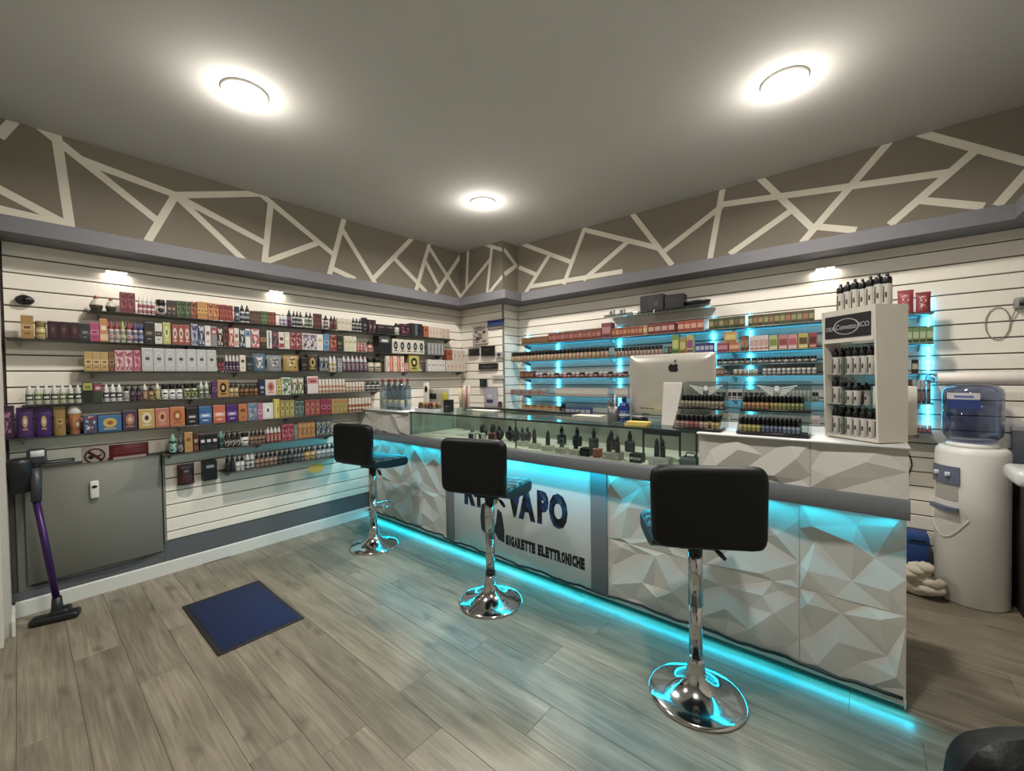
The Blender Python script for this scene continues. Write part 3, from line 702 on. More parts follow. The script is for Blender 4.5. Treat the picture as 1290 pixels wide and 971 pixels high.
# ------------------------------------------------------------------ packaging prototypes (unit size, front towards -y)
_me = {}
def unit(kind):
    if kind in _me: return _me[kind]
    mb = MB()
    if kind == 'box':
        c = .03; w = .5
        v = []
        for z, k in ((0, c), (c, 0), (1-c, 0), (1, c)):
            v += [(-w+k, -w+k, z), (w-k, -w+k, z), (w-k, w-k, z), (-w+k, w-k, z)]
        f = [(3, 2, 1, 0), (12, 13, 14, 15)]
        for r in range(3):
            for k in range(4): f.append((r*4+k, r*4+(k+1) % 4, (r+1)*4+(k+1) % 4, (r+1)*4+k))
        mb.add(v, f)
    elif kind == 'box_label': mb.box(-.45, .45, -.508, -.499, .07, .93)
    elif kind == 'gor_body': mb.lathe([(.44, 0), (.5, .02), (.5, .56), (.46, .61), (.3, .645)], 12)
    elif kind == 'gor_cap': mb.lathe([(.40, .615), (.43, .63), (.41, .77), (.27, .82), (.17, .95), (.12, 1)], 10)
    elif kind == 'gor_label': mb.lathe([(.505, .08), (.505, .53)], 12)
    elif kind == 'pet_body': mb.lathe([(.44, 0), (.5, .02), (.5, .66), (.42, .76), (.2, .86), (.17, .9)], 14)
    elif kind == 'pet_cap': mb.lathe([(.2, .89), (.22, .9), (.21, .985), (.18, 1)], 12)
    elif kind == 'low_label': mb.lathe([(.507, .10), (.507, .32)], 12)
    elif kind == 'sml_body': mb.lathe([(.45, 0), (.5, .02), (.5, .6), (.44, .66), (.3, .69)], 10)
    elif kind == 'sml_cap': mb.lathe([(.4, .67), (.42, .69), (.4, .97), (.36, 1)], 10)
    elif kind == 'sml_label': mb.lathe([(.505, .06), (.505, .56)], 10)
    elif kind == 'noz_body': mb.lathe([(.46, 0), (.5, .02), (.5, .62), (.47, .66)], 12)
    elif kind == 'noz_cap': mb.lathe([(.47, .655), (.49, .67), (.48, .84), (.34, .88), (.2, .9), (.16, .98), (.1, 1)], 12)
    elif kind == 'noz_label': mb.lathe([(.506, .06), (.506, .6)], 12)
    elif kind == 'dro_body': mb.lathe([(.46, 0), (.5, .02), (.5, .46), (.46, .5)], 12)
    elif kind == 'dro_cap': mb.lathe([(.47, .495), (.49, .51), (.47, .9), (.3, 1)], 12)
    elif kind == 'dro_label': mb.lathe([(.506, .05), (.506, .43)], 12)
    elif kind == 'jar_body': mb.lathe([(.45, 0), (.5, .03), (.5, .62), (.45, .68)], 14)
    elif kind == 'jar_cap': mb.lathe([(.46, .68), (.48, .70), (.48, .97), (.45, 1)], 14)
    elif kind == 'jar_label': mb.lathe([(.505, .08), (.505, .58)], 14)
    elif kind in ('pouch', 'pouch_label'):
        nx, nz = 8, 10; lab = kind != 'pouch'; vs = []
        for s in (-1, 1):
            for j in range(nz+1):
                for i in range(nx+1):
                    a, b2 = i/nx, j/nz
                    th = .5*math.sin(PI*a)**.5*(max(0, 1-b2)**.55)*(1 if b2 > .02 else .9)
                    if b2 > .86: th = .02
                    x = (a-.5)*(1-.05*math.sin(PI*b2)); vs.append((x, s*th, b2))
        N = nx+1
        if not lab:
            fs = [(s*N*(nz+1)+j*N+i, s*N*(nz+1)+j*N+i+1, s*N*(nz+1)+(j+1)*N+i+1, s*N*(nz+1)+(j+1)*N+i) for s in (0, 1) for j in range(nz) for i in range(nx)]
            fs.append([i for i in range(N)]+[N*(nz+1)+i for i in reversed(range(N))])
            mb.add(vs, fs, 0, True)
        else:
            f = [(j*N+i, j*N+i+1, (j+1)*N+i+1, (j+1)*N+i) for j in range(2, 8) for i in range(2, 6)]
            use = sorted({i for q in f for i in q}); ren = {i: k for k, i in enumerate(use)}
            mb.add([(vs[i][0], vs[i][1]-.012, vs[i][2]) for i in use], [tuple(ren[i] for i in q) for q in f], 0, True)
    elif kind == 'cup_body': mb.lathe([(.34, 0), (.36, .02), (.46, .62), (.46, .66)], 16)
    elif kind == 'cup_cap': mb.lathe([(.48, .66), (.5, .68), (.48, .72), (.42, .84), (.25, .93), (.1, .96), (.08, 1.0)], 16)
    elif kind == 'cup_label': mb.lathe([(.385, .12), (.455, .55)], 16)
    elif kind == 'cake_body': mb.lathe([(.34, 0), (.4, .03), (.5, .32), (.5, .36)], 14)
    elif kind == 'cake_cap': mb.lathe([(.48, .36), (.46, .46), (.38, .52), (.36, .60), (.26, .66), (.22, .74), (.12, .80)], 14)
    elif kind == 'cake_label': mb.lathe([(.16, .76), (.19, .84), (.15, .93), (.05, 1)], 12)
    elif kind == 'tiny_bottle':
        mb.lathe([(.46, 0), (.5, .02), (.5, .56), (.4, .61)], 8, mi=0); mb.lathe([(.47, .60), (.48, .95), (.36, 1)], 8, mi=1); mb.lathe([(.51, .1), (.51, .5)], 8, mi=2)
    elif kind == 'tiny_box':
        mb.box(-.5, .5, -.5, .5, 0, 1); mb.box(-.42, .42, -.515, -.499, .3, .72, 1); mb.box(-.42, .42, -.512, -.499, .08, .2, 2)
    _me[kind] = mb; return mb
_mm = {}
def umesh(kind, mats, name=None):
    key = (kind, tuple(m.name for m in mats))
    if key not in _mm: _mm[key] = unit(kind).mesh(name or kind, list(mats))
    return _mm[key]
NAMES = {'dro': 'flavour_bottle', 'noz': 'refill_bottle', 'box': 'carton', 'gor': 'eliquid_bottle', 'sml': 'flavour_bottle', 'jar': 'jar', 'pouch': 'pouch', 'cup': 'shake_cup', 'cake': 'cupcake_bottle', 'tb': 'small_bottle', 'tx': 'small_carton'}
CATS = {'dro': 'bottle', 'noz': 'bottle', 'box': 'box', 'gor': 'bottle', 'sml': 'bottle', 'jar': 'jar', 'pouch': 'pouch', 'cup': 'cup', 'cake': 'bottle', 'tb': 'bottle', 'tx': 'box'}
def product(kind, loc, rz, w, d, h, cols, style, label, group=None):
    c1, c2, c3 = (list(cols)+[cols[-1]]*3)[:3]
    g = group or label
    if kind in ('tb', 'tx'):
        me = umesh('tiny_bottle' if kind == 'tb' else 'tiny_box', (plain(c1, .4, .55), plain(c2, .4, .55), plain(c3, .4, .55)))
        return tag(link(NAMES[kind], me, None, loc, rz, (w, d, h)), label, CATS[kind], g)
    if kind in ('box', 'pouch'):
        o = link(NAMES[kind], umesh(kind, (plain(c1, .35 if kind == 'pouch' else .45),)), None, loc, rz, (w, d, h))
        link('label', umesh(kind+'_label', (print_mat(c1, c2, c3, style),)), o)
    else:
        o = link(NAMES[kind], umesh(kind+'_body', (plain(c1, .3),)), None, loc, rz, (w, d, h))
        link({'cup': 'lid', 'cake': 'cream_top'}.get(kind, 'cap'), umesh(kind+'_cap', (plain(c2, .35),)), o)
        link({'cake': 'cherry'}.get(kind, 'label'), umesh(kind+'_label', (plain(c3) if kind == 'cake' else print_mat(c1, c3, c3, 'strip') if kind == 'noz' else print_mat(c3, c1, c2, style),)), o)
    return tag(o, label, CATS[kind], g)
def cname(h):
    """plain colour word for a label tint"""
    r, g, b_ = (int(h[i:i+2], 16) for i in (0, 2, 4)); mx, mn = max(r, g, b_), min(r, g, b_); v = mx/255; sat = (mx-mn)/max(1, mx)
    if sat < .16: return 'black' if v < .25 else 'charcoal' if v < .45 else 'grey' if v < .7 else 'pale'
    import colorsys
    hu = colorsys.rgb_to_hsv(r/255, g/255, b_/255)[0]*360
    w = 'red' if hu < 14 or hu > 345 else 'brown' if hu < 38 and v < .62 else 'tan' if hu < 38 and sat < .5 else 'orange' if hu < 38 else 'olive' if hu < 70 and v < .6 else 'yellow' if hu < 70 else 'green' if hu < 165 else 'teal' if hu < 200 else 'blue' if hu < 255 else 'purple' if hu < 300 else 'pink'
    return ('dark' if v < .35 else 'pale' if v > .8 and sat < .4 else '')+('-' if v < .35 or (v > .8 and sat < .4) else '')+w
def short_where(w):
    for k in ('topmost', 'uppermost', 'second', 'third', 'fourth', 'fifth', 'sixth', 'lowest'):
        if k in w: return k+(' long-wall shelf' if 'long wall' in w else ' lit shelf behind the counter')
    return w
def lay_row(side, z, front, items, where):
    """items: (px0, px1, count, py_top, kind, colours, style, description)"""
    for q, it in enumerate(items):
        p0, p1, n_, pt, kind, cols, style, desc = it
        cols = cols.split()
        pv = items[q-1][7] if q and p0-items[q-1][1] < 9 and items[q-1][7] != desc else None
        nx = items[q+1][7] if q+1 < len(items) and items[q+1][0]-p1 < 9 and items[q+1][7] != desc else None
        if side == 'L': a = solve_h((front, 0, z), (0, 1, 0), p0); b2 = solve_h((front, 0, z), (0, 1, 0), p1)
        else: a = solve_h((0, front, z), (1, 0, 0), p0); b2 = solve_h((0, front, z), (1, 0, 0), p1)
        mid = (a+b2)/2
        h = (solve_z(front, mid, pt) if side == 'L' else solve_z(mid, front, pt))-z
        h = max(.02, h)
        w = (b2-a)/n_
        sets = [cols[i:i+3] for i in range(0, len(cols), 3)] if len(cols) > 3 else [cols]
        for k in range(n_):
            c = a+w*(k+.5); ww = w*(.97 if kind in ('box', 'tx') else .95)
            if kind in ('box', 'tx'): d = min(.1, max(.03, ww*.8))
            elif kind == 'pouch': d = min(.09, ww*.5)
            else: ww = min(ww, .075); d = ww
            hh = h*random.uniform(.985, 1.0)
            zz = z+.0005; st = sets[k % len(sets)]
            lab = desc+' '+where
            nb = pv if (k == 0 and n_ > 1) else nx if (k == n_-1 and n_ > 1) else None
            if nb:
                l2 = desc+' beside the '+nb+', '+short_where(where)
                if len(l2.split()) > 16: l2 = desc+' next to '+nb+', '+short_where(where).replace(' behind the counter', '')
                if len(l2.split()) <= 16: lab = l2
            elif len(sets) > 1 and len(lab.split()) < 16: lab = cname(st[2])+'-marked '+lab
            pos = (front-d/2-.002, c, zz) if side == 'L' else (c, front+d/2+.002, zz)
            product(kind, pos, PI/2 if side == 'L' else 0, ww, d, hh, st, style, lab, desc+' '+where)

# ------------------------------------------------------------------ shelves on the long wall
m_shelf = mat('smoked_glass_shelf', '3d3f3c', .18, var=.05)
m_brk = mat('bracket_metal', '8d8d8a', .35, .7)
FX = -3.742
ZS = [1.866, 1.669, 1.478, 1.280, 1.085, .890, .697]
SP = [(112, 573), (-6, 562), (104, 588), (28, 482), (-6, 470), (206, 424), (283, 432)]
ORD = ['topmost', 'second', 'third', 'fourth', 'fifth', 'sixth', 'seventh']
for i, (z, (a, b2)) in enumerate(zip(ZS, SP)):
    y0 = max(-.04, solve_h((FX, 0, z), (0, 1, 0), a)); y1 = solve_h((FX, 0, z), (0, 1, 0), b2)
    t = thing('wall_shelf', ORD[i]+' dark glass shelf from the top on the long product wall', 'shelf', (XL+TH, (y0+y1)/2, z))
    h = (y1-y0)/2
    obj('board', MB().rbox(.001, FX+.01-XL-TH, -h, h, -.008, 0, .002, 1), m_shelf, t)
    for k in range(max(2, round(2*h/.8)+1)):
        yy = -h+.05+(2*h-.1)*k/(max(2, round(2*h/.8)+1)-1)
        obj('bracket', MB().prism([(.001, -.009), (.11, -.009), (.11, -.013), (.02, -.045), (.001, -.045)], yy-.004, yy+.004, lambda a_, b_, d_: (a_, d_, b_)), m_brk, t)
T1 = 'on the topmost shelf of the long wall'
lay_row('L', ZS[0], FX, [
 (112.5, 131.5, 1, 371, 'cake', '4b4438 e9dcc6 b02a2e', 'plain', 'cupcake shaped bottle'), (133, 148, 1, 374, 'cake', '4b4438 e9dcc6 b02a2e', 'plain', 'cupcake shaped bottle'),
 (151.6, 171, 2, 368, 'box', '8e2b3c c24d5e 5a1420', 'pic', 'tall crimson carton'), (174, 196, 4, 373, 'gor', 'e0cfd0 f0ece6 a83a4a', 'band', 'pink and white slim bottle'),
 (197, 210, 1, 377, 'jar', '23221f 1a1a1a c9c6bd', 'disc', 'round black jar'), (211, 222, 2, 378, 'box', '3a2a25 6a4a3a b49a7a', 'band', 'dark brown carton'),
 (223, 240, 3, 379, 'box', '4e6a3a 7f9a58 23331c 35502f 688a4e 1c2a18', 'pic', 'green carton'), (240.5, 248, 1, 380, 'box', '9c4a26 d0803a 5f2414', 'pic', 'rust coloured carton'),
 (249, 262, 3, 380, 'box', 'c98a2c e3b34a 7a4714', 'band', 'amber yellow carton'), (262.5, 276, 2, 382, 'box', 'cf7a35 ecb070 8a3a1a', 'pic', 'bright orange carton'),
 (277, 294, 4, 384, 'box', 'a43a26 d26a4a 6a1c14', 'pic', 'brick red carton'), (296.7, 302, 1, 386, 'box', '252a44 8a8ea6 c9c9d2', 'band', 'navy carton'),
 (303, 316, 2, 384, 'gor', 'd6d2d2 15151a 353a52', 'band', 'white bottle with black dropper cap'), (316.5, 329, 3, 391.5, 'box', '6a4634 8f6a4c 3c241a', 'pic', 'low brown carton'),
 (329.5, 338, 2, 392, 'box', '5b7a42 86a35f 2d4220', 'pic', 'low green carton'), (338.5, 348, 2, 393, 'box', '9a3c30 c2705a 5a1c18', 'pic', 'low red carton'),
 (353, 362.5, 2, 395, 'gor', 'dcd4dc f0eeee 8c7c9c', 'band', 'lilac and white bottle'), (363, 368.5, 1, 390, 'gor', '3a2038 15131a 7a3c6a', 'band', 'plum bottle with black cap'),
 (369, 382, 3, 392, 'gor', 'd8d4d0 141416 3a3a44', 'band', 'white and grey bottle with black cap'), (385, 394.5, 2, 393, 'gor', 'cfd6c6 141614 3d6a44', 'band', 'pale green bottle with black cap'),
 (396.5, 406, 2, 395, 'box', '6a2420 9c4438 2c0e0e', 'pic', 'maroon carton'), (409, 415, 1, 397, 'gor', 'd8d5d2 141416 55555a', 'band', 'single white bottle with black cap'),
 (416.5, 424.5, 2, 397.5, 'gor', '5a2022 141214 8a3c3c', 'band', 'dark red bottle with black cap'), (425.5, 443.5, 4, 401, 'box', 'ddd5bc efe8d2 b9a77c', 'plain', 'cream carton'),
 (444.5, 457, 3, 400.5, 'gor', 'd0ccc4 16161a 2c2c30', 'band', 'grey labelled bottle with black cap'), (457.5, 463, 1, 400, 'box', '1b1a1c 3a3a3c 8f8f90', 'band', 'upright black carton'),
 (464, 474, 2, 402.5, 'box', '2b1a1e 8a2e3c c8c2bc', 'strip', 'black and red carton'), (475, 497, 2, 409, 'box', '231d1b 3c322d 756658', 'top', 'wide black carton'),
 (498, 505, 1, 406.5, 'gor', 'e2dedb 1a1a1c b0aaa6', 'band', 'stout white bottle with black cap'), (505.5, 517, 1, 408, 'box', '5b2338 b45a78 1e0f16', 'pic', 'plum and pink carton'),
 (517.5, 533, 1, 407.5, 'box', '2a2b2f 5f6a78 15161a', 'strip', 'black window carton'), (534, 540, 1, 410.5, 'box', 'c25a2c e08a4c 8a3414', 'plain', 'solid orange carton'),
 (540.5, 557, 4, 412, 'box', 'e2d6c8 e7a27e c9633a', 'strip', 'white and orange striped carton'), (557.5, 567, 2, 414, 'box', 'dccdb9 d87a48 e9e2d6', 'strip', 'small white and orange carton')], T1)
T2 = 'on the second shelf of the long wall'
lay_row('L', ZS[1], FX, [
 (26.5, 43, 1, 397, 'box', 'b98b34 d8b05a 6f4c14', 'band', 'tall gold carton'), (44, 59.5, 1, 404, 'jar', 'b59a3c 8a7a3a d9c67a', 'band', 'gold tin'),
 (60, 101.5, 3, 405, 'box', '35151b 55242b 7c4a44', 'disc', 'dark maroon carton'), (102, 113, 1, 407, 'box', '2c3336 46555a 8f989a', 'band', 'slate grey carton'),
 (113.7, 125.6, 1, 406, 'box', 'bf3f74 dd7a9f 8a1c4c', 'band', 'hot pink carton'), (126, 136, 1, 401, 'box', 'd9843c efc79a f0e6d6', 'bottom', 'orange and cream tall carton'),
 (137, 151.5, 2, 404, 'gor', 'd6d0c8 b92a2c 9a8f86', 'band', 'grey bottle with red cap'), (152, 159, 1, 404, 'gor', 'd6d2c2 b9b53a 8f8d62', 'band', 'grey bottle with lime cap'),
 (159.5, 167, 1, 405, 'gor', 'd6d0c8 a82040 8a7a80', 'band', 'grey bottle with crimson cap'), (167.5, 174.5, 1, 406, 'gor', 'd0ccd2 6a2c8a 6c5a80', 'band', 'grey bottle with purple cap'),
 (175, 181.5, 1, 406, 'gor', 'cfd0d6 2c4a9c 5a6a90', 'band', 'grey bottle with blue cap'), (182.4, 194.8, 1, 405.5, 'box', '221c1a 4a3c34 98866c', 'band', 'black and bronze carton'),
 (195.5, 205, 1, 407, 'box', 'd8d4cc 2a2622 7f786e', 'band', 'white carton with black band'), (205.6, 215.6, 1, 406, 'box', 'b9b84e dcdb8c 6f7a2c', 'disc', 'lime yellow carton'),
 (217, 240, 3, 409, 'box', 'a54834 e2cfc2 6a2018', 'disc', 'red carton with pale disc'), (224+17, 250, 1, 408, 'box', '8fa3b5 d8b8c2 3c4a6a', 'pic', 'pale blue and pink carton'),
 (250.5, 258, 1, 409, 'box', '2b2f55 6a5a8a c7c2cf', 'pic', 'dark indigo carton'), (258.5, 266, 1, 410, 'box', 'e3d8d2 d8a0a0 8a4a4a', 'plain', 'white and rose carton'),
 (266.5, 274, 1, 411, 'box', '8d8f90 b33a34 d4d0cc', 'top', 'grey carton with red head'), (274.5, 281, 1, 412, 'box', '2e2020 a83a30 d9cfc4', 'pic', 'black and red picture carton'),
 (281.5, 288, 1, 412, 'box', '54342a 7a5040 2a1712', 'pic', 'chocolate brown carton'), (288.5, 295, 1, 412.5, 'box', 'b8432c e0885c e9d9cc', 'pic', 'vermilion carton'),
 (295.5, 301.5, 1, 413, 'box', 'e2d8d0 d79a90 a55048', 'bottom', 'white carton with blush foot'), (302, 309, 1, 414, 'box', '23302e 4a5a55 c9cec8', 'pic', 'dark teal carton'),
 (309.5, 316, 1, 414, 'box', 'dfe0e0 6a9ac0 3c6a8a', 'top', 'white carton with sky blue head'), (316.5, 327.5, 1, 414, 'box', 'cf5a6a 3c7a5a e6d2cc', 'pic', 'pink and green picture carton'),
 (328, 336, 1, 416, 'box', '33301c c0782c 6a5a2a', 'band', 'olive black carton'), (336.5, 343, 1, 416, 'box', 'dfdbd4 26262a 8a8a8c', 'strip', 'white carton with black strip'),
 (343.5, 351, 1, 417, 'box', '262630 5a5a6c b04a4a', 'pic', 'charcoal picture carton'), (351.5, 358.5, 1, 418, 'box', 'e0d8d0 b03030 7a1c1c', 'bottom', 'white carton with red foot'),
 (359, 365.5, 1, 418, 'box', 'ddd0b8 c9b48c f0e8da', 'plain', 'beige carton'), (366, 380, 2, 419, 'box', 'a8404c e2c2b8 6a1c2c', 'pic', 'raspberry carton'),
 (381, 399, 2, 420, 'box', 'd9d5cf 28262c 8a6a8a', 'pic', 'white and black picture carton'), (399.5, 407.5, 1, 421, 'box', 'e6e1d8 b9b0a4 d0a88c', 'plain', 'off white carton'),
 (408, 415.5, 1, 420.5, 'box', '4f8ab0 8cb8d4 2c5a80', 'band', 'light blue carton'), (416, 424.5, 1, 422, 'box', 'b5472e e0906a 5a1c14', 'pic', 'tomato red carton'),
 (425, 432, 1, 422, 'box', '25271f 4a4c3a 8a7a4a', 'band', 'near black carton'), (434, 449.5, 3, 423.5, 'box', 'dcd2b4 ece4cc b8a878', 'plain', 'vanilla cream carton'),
 (450.5, 462.5, 3, 431, 'sml', 'd4a79a c58c80 b4564c', 'band', 'small blush bottle'), (464.5, 470.5, 1, 427.5, 'gor', 'b5452f 15120f d8b09a', 'band', 'red bottle with black cap'),
 (477.5, 492.5, 1, 423, 'box', '1c1b1c 55565a dcdad4', 'top', 'black carton with white top'), (494.5, 535, 5, 428, 'box', 'ddd6c0 1d2226 8fa0a8', 'disc', 'cream carton with black window'),
 (539, 560, 5, 432, 'box', '8f9290 d6d4ce 50545a', 'strip', 'grey and white carton')], T2)
T3 = 'on the third shelf of the long wall'
lay_row('L', ZS[2], FX, [
 (106.6, 137, 3, 443, 'box', 'c99f52 e3c684 7f5a20', 'band', 'tan carton'), (137.5, 144.5, 1, 443, 'box', '8a5a30 b07c48 4c2c14', 'band', 'nutbrown carton'),
 (145, 168, 2, 441, 'box', 'd8a0a8 f0dcd4 b0485c', 'pic', 'pink flowered carton'), (168.7, 178, 1, 441, 'box', 'cf6f84 eab8c0 a03c58', 'pic', 'deep pink carton'),
 (179, 273.2, 7, 439.5, 'box', 'bfc0be d6d6d2 4c4e50', 'ring', 'tall silver white carton'), (275, 283.5, 2, 449, 'gor', '6a2030 1c1416 a03c48', 'band', 'wine red bottle with black cap'),
 (284, 302, 4, 447, 'gor', '5a2038 ddd8d4 3a2a5a', 'band', 'purple bottle with white cap'), (302.5, 310, 1, 447, 'box', 'e0d8c0 efe9d8 4a3a24', 'plain', 'slim cream carton'),
 (310.5, 319, 1, 449, 'box', '26292a 45494a 7a7c7a', 'band', 'dark grey carton'), (319.5, 336.5, 1, 445, 'pouch', '4a6a82 c08a5a d9dade', 'pic', 'blue and copper foil pouch'),
 (337, 357.5, 1, 447, 'pouch', '85888c c9c4cc 4a4450', 'pic', 'silver foil pouch'), (358, 379.5, 1, 446, 'pouch', 'b08c34 e6d08a 6a4a18', 'pic', 'gold foil pouch'),
 (380, 388, 1, 450, 'box', '191a18 34342e 6a6450', 'band', 'narrow black carton'), (388.5, 400, 1, 447, 'box', '4a3c1c c0a050 1c160a', 'disc', 'black and gold carton'),
 (402.5, 414, 2, 449, 'box', '2a3350 5a6c94 b9b4a0', 'pic', 'navy picture carton'), (415, 425, 2, 448, 'gor', 'd9d4c4 e6e2da b89a54', 'band', 'white bottle with gold label'),
 (426, 431.5, 1, 451, 'box', '8f9aa2 c0c8cc 5a646a', 'band', 'steel grey carton'), (432, 464, 6, 448.5, 'gor', '4a3440 cfc6cc 8a6a7c', 'band', 'mauve bottle with pale cap'),
 (464.5, 482, 2, 451, 'jar', 'b9ad92 1c1814 d0c4a8', 'band', 'beige jar with black lid'), (486.7, 509.5, 5, 448.5, 'box', 'e6dccc e08a5c c0482c d8643c f0c8a8 a8341c', 'strip', 'tall orange and white carton'),
 (510, 515, 1, 457, 'box', 'd98a84 f0c4bc a8504c', 'band', 'short salmon carton'), (515.5, 528.5, 1, 447, 'box', 'c8b832 26220e e8dc7a', 'disc', 'yellow carton with black figure'),
 (539, 561, 5, 453, 'box', 'ddd6cc efeae2 5a4a44', 'disc', 'white carton with dark spot'), (562, 586.5, 5, 454, 'box', 'e2d6c8 e6a684 d07040', 'strip', 'white and peach carton')], T3)
zz = ZS[2]+.0705
lay_row('L', ZS[2]+solve_z(FX, 3.4, 454)-ZS[2]+.0005, FX, [(563, 570, 1, 440.5, 'box', 'b8502a d87a48 7a2c10', 'plain', 'burnt orange carton stacked'), (570.5, 586, 3, 441, 'box', 'e2d8cc e3a888 c8683c', 'strip', 'white and peach carton stacked')], 'upon others '+T3)
T4 = 'on the fourth shelf of the long wall'
lay_row('L', ZS[3], FX, [
 (32, 104, 7, 484.5, 'gor', 'c9ccba e4e2da 3a4a30 c2c8a2 e4e2da 59702c c4c8b0 e4e2da 24382a', 'bottom', 'bottle with white dropper cap and green label'),
 (104.7, 117.7, 1, 480.5, 'box', '23261a b8b43a 6a8a34', 'top', 'black and lime carton'), (118.5, 129.5, 1, 482, 'box', '3a4a34 b02c6a d0d6c8', 'top', 'green carton with magenta head'),
 (130.5, 155, 3, 483.5, 'gor', 'd8d6d4 ecebe8 4a3c48', 'bottom', 'white bottle with white cap and dark foot'), (156, 163.5, 1, 485, 'gor', 'dcdad6 17171a 9a9a9c', 'band', 'white bottle with black lid'),
 (164, 179, 2, 485, 'gor', '2a2c44 131318 6a4a5c', 'band', 'inky blue bottle with black cap'), (179.6, 187, 1, 483, 'gor', '7a4a30 ded8d0 b07a54', 'band', 'brown bottle with white cap'),
 (187.5, 194.5, 1, 485, 'gor', '8a6428 17150f c09a4c', 'band', 'amber bottle with black cap'), (195.5, 203, 1, 482, 'gor', '9a7f3c e0dccf c8b468', 'band', 'honey bottle with white cap'),
 (204, 231, 3, 484, 'jar', 'd9d7d2 151517 ededea', 'plain', 'white jar with black lid'), (232, 250, 2, 483, 'jar', 'c8cc9a 151512 8a9a4a', 'pic', 'yellow green jar with black lid'),
 (251, 264.5, 2, 480.5, 'gor', '8a9a84 d6dad0 566a52', 'bottom', 'grey green bottle with white cap'), (267.5, 274, 1, 479.5, 'box', '5a2a6a 8a5a9a 2c1038', 'band', 'purple carton'),
 (274.3, 288.7, 1, 478.5, 'box', 'c08c34 1a1613 ddb868', 'disc', 'gold carton with black roundel'), (289.5, 301.5, 2, 481, 'gor', 'b0905a 17140f d8c08c', 'band', 'tan bottle with black cap'),
 (302, 326, 4, 482, 'gor', '4a2f1c 141210 8a5a2c 5a3a14 141210 a8752c', 'band', 'brown bottle with black cap'), (327, 334.3, 1, 477, 'box', '23284a 4a4f7a c0c0cc', 'band', 'midnight blue carton'),
 (334.6, 348.7, 1, 478, 'box', 'dccfc2 c06a5a 8a3a34', 'disc', 'pale carton with red roundels'), (349, 354.5, 1, 477, 'box', 'c0a83a e0cc6a 6a5a14', 'band', 'mustard carton'),
 (355, 367, 1, 475.5, 'box', 'd0d4c8 2c342c 6a9a5a', 'pic', 'white and green picture carton'), (367.5, 383, 2, 475, 'box', '4a7a5a d9803a e0d8c4', 'pic', 'green and orange picture carton'),
 (384, 387.3, 1, 478, 'box', '2a2024 5a4048 8a7070', 'plain', 'slim dark carton'), (387.5, 401.5, 1, 474, 'box', 'e2d2cc d07a80 a04050', 'top', 'white carton with pink head'),
 (402, 436, 8, 477.5, 'sml', 'e0d2bc efe6d6 c08a6a', 'band', 'cream bottle'), (436.5, 460, 6, 481, 'sml', 'dcd0bc ece4d6 b98a70', 'band', 'short cream bottle'),
 (462.5, 480.5, 3, 480, 'gor', 'd2cec8 17171a 3a363a', 'band', 'white and charcoal bottle with black cap')], T4)
T5 = 'on the fifth shelf of the long wall'
lay_row('L', ZS[4], FX, [
 (-2, 20, 1, 511, 'pouch', '3c1238 6a2a5a b06a8a', 'pic', 'dark plum pouch'), (20.5, 44, 1, 513, 'pouch', '4a1f6a c09a4c d8cfe0', 'disc', 'purple pouch with gold emblem'), (44.5, 67.5, 1, 514, 'pouch', '43186a c8a84c d0c4da', 'disc', 'violet pouch with gold emblem'),
 (68, 84, 1, 512, 'pouch', 'a07c2c c8a450 5a4010', 'band', 'mustard gold pouch'), (84.6, 105, 1, 508, 'cup', 'c07a3c d9d2c6 a85a24', 'strip', 'milkshake cup bottle with domed lid'),
 (106, 123, 1, 523, 'box', '2c5a94 d8dce0 8a3a3a', 'pic', 'blue and white carton'), (123.7, 154, 1, 523, 'box', '2f78b0 d9b83c a85a24', 'disc', 'wide blue carton with yellow oval'),
 (155, 173.7, 1, 517, 'box', '4a3a58 c87a4a d8c8b8', 'disc', 'dusky purple and orange carton'), (175, 195.5, 1, 515, 'box', 'd0a848 e8dcb0 5a3a1c', 'disc', 'golden carton with pale disc'),
 (196, 214, 1, 514, 'box', 'c8705a e0a070 7a2c34', 'disc', 'coral pink carton'), (214.5, 233.5, 1, 512.5, 'box', 'cf7a30 b04a24 f0c880', 'disc', 'orange carton with red disc'),
 (235, 250, 1, 513.5, 'box', '1e1f22 3c3e44 d0d0d0', 'band', 'black square carton'), (251, 267.5, 1, 511.5, 'box', '2a6aa8 6aa0d0 e8ecf0', 'band', 'royal blue carton'),
 (269, 284.7, 1, 510, 'box', 'd8663c f0a080 f4e4d8', 'band', 'coral orange carton'), (285.7, 299.8, 1, 509.5, 'box', '4f2080 8a60b0 e0d4ec', 'band', 'bright purple carton'),
 (300.8, 312, 1, 508.5, 'box', 'c8742c e6a860 7a3c10', 'plain', 'pumpkin orange carton'), (312.5, 325, 1, 507.5, 'box', '8a84a8 c8b8cc 4a8a94', 'pic', 'lilac and teal carton'),
 (325.3, 331, 1, 507.5, 'box', 'c86a94 e8a8c0 8a2c5a', 'band', 'narrow pink carton'), (331.3, 344.7, 1, 507.5, 'box', 'dedcd8 efeeec 6a6a70', 'disc', 'plain white carton'),
 (345, 353, 1, 502.5, 'box', 'd0b828 eadc70 8a7408', 'strip', 'tall yellow carton'), (353.3, 371.5, 3, 504, 'box', '9a8c3c c0b468 5a501c', 'disc', 'olive yellow carton'),
 (372, 383.5, 2, 505, 'box', '5a7a78 98a884 2c4848', 'pic', 'sea green carton'), (384.5, 404, 3, 503.5, 'box', '9a4438 c87a64 5a1c1c', 'disc', 'terracotta carton'),
 (404.5, 418, 2, 502.5, 'box', '982c48 c8607c 581028', 'band', 'crimson pink carton'), (418.3, 438.5, 4, 502, 'box', '9c9440 b8b868 c07a30', 'pic', 'yellow olive carton'),
 (440, 468.5, 7, 501, 'sml', 'dcceb4 ece2d0 a8582c', 'band', 'ivory bottle')], T5)
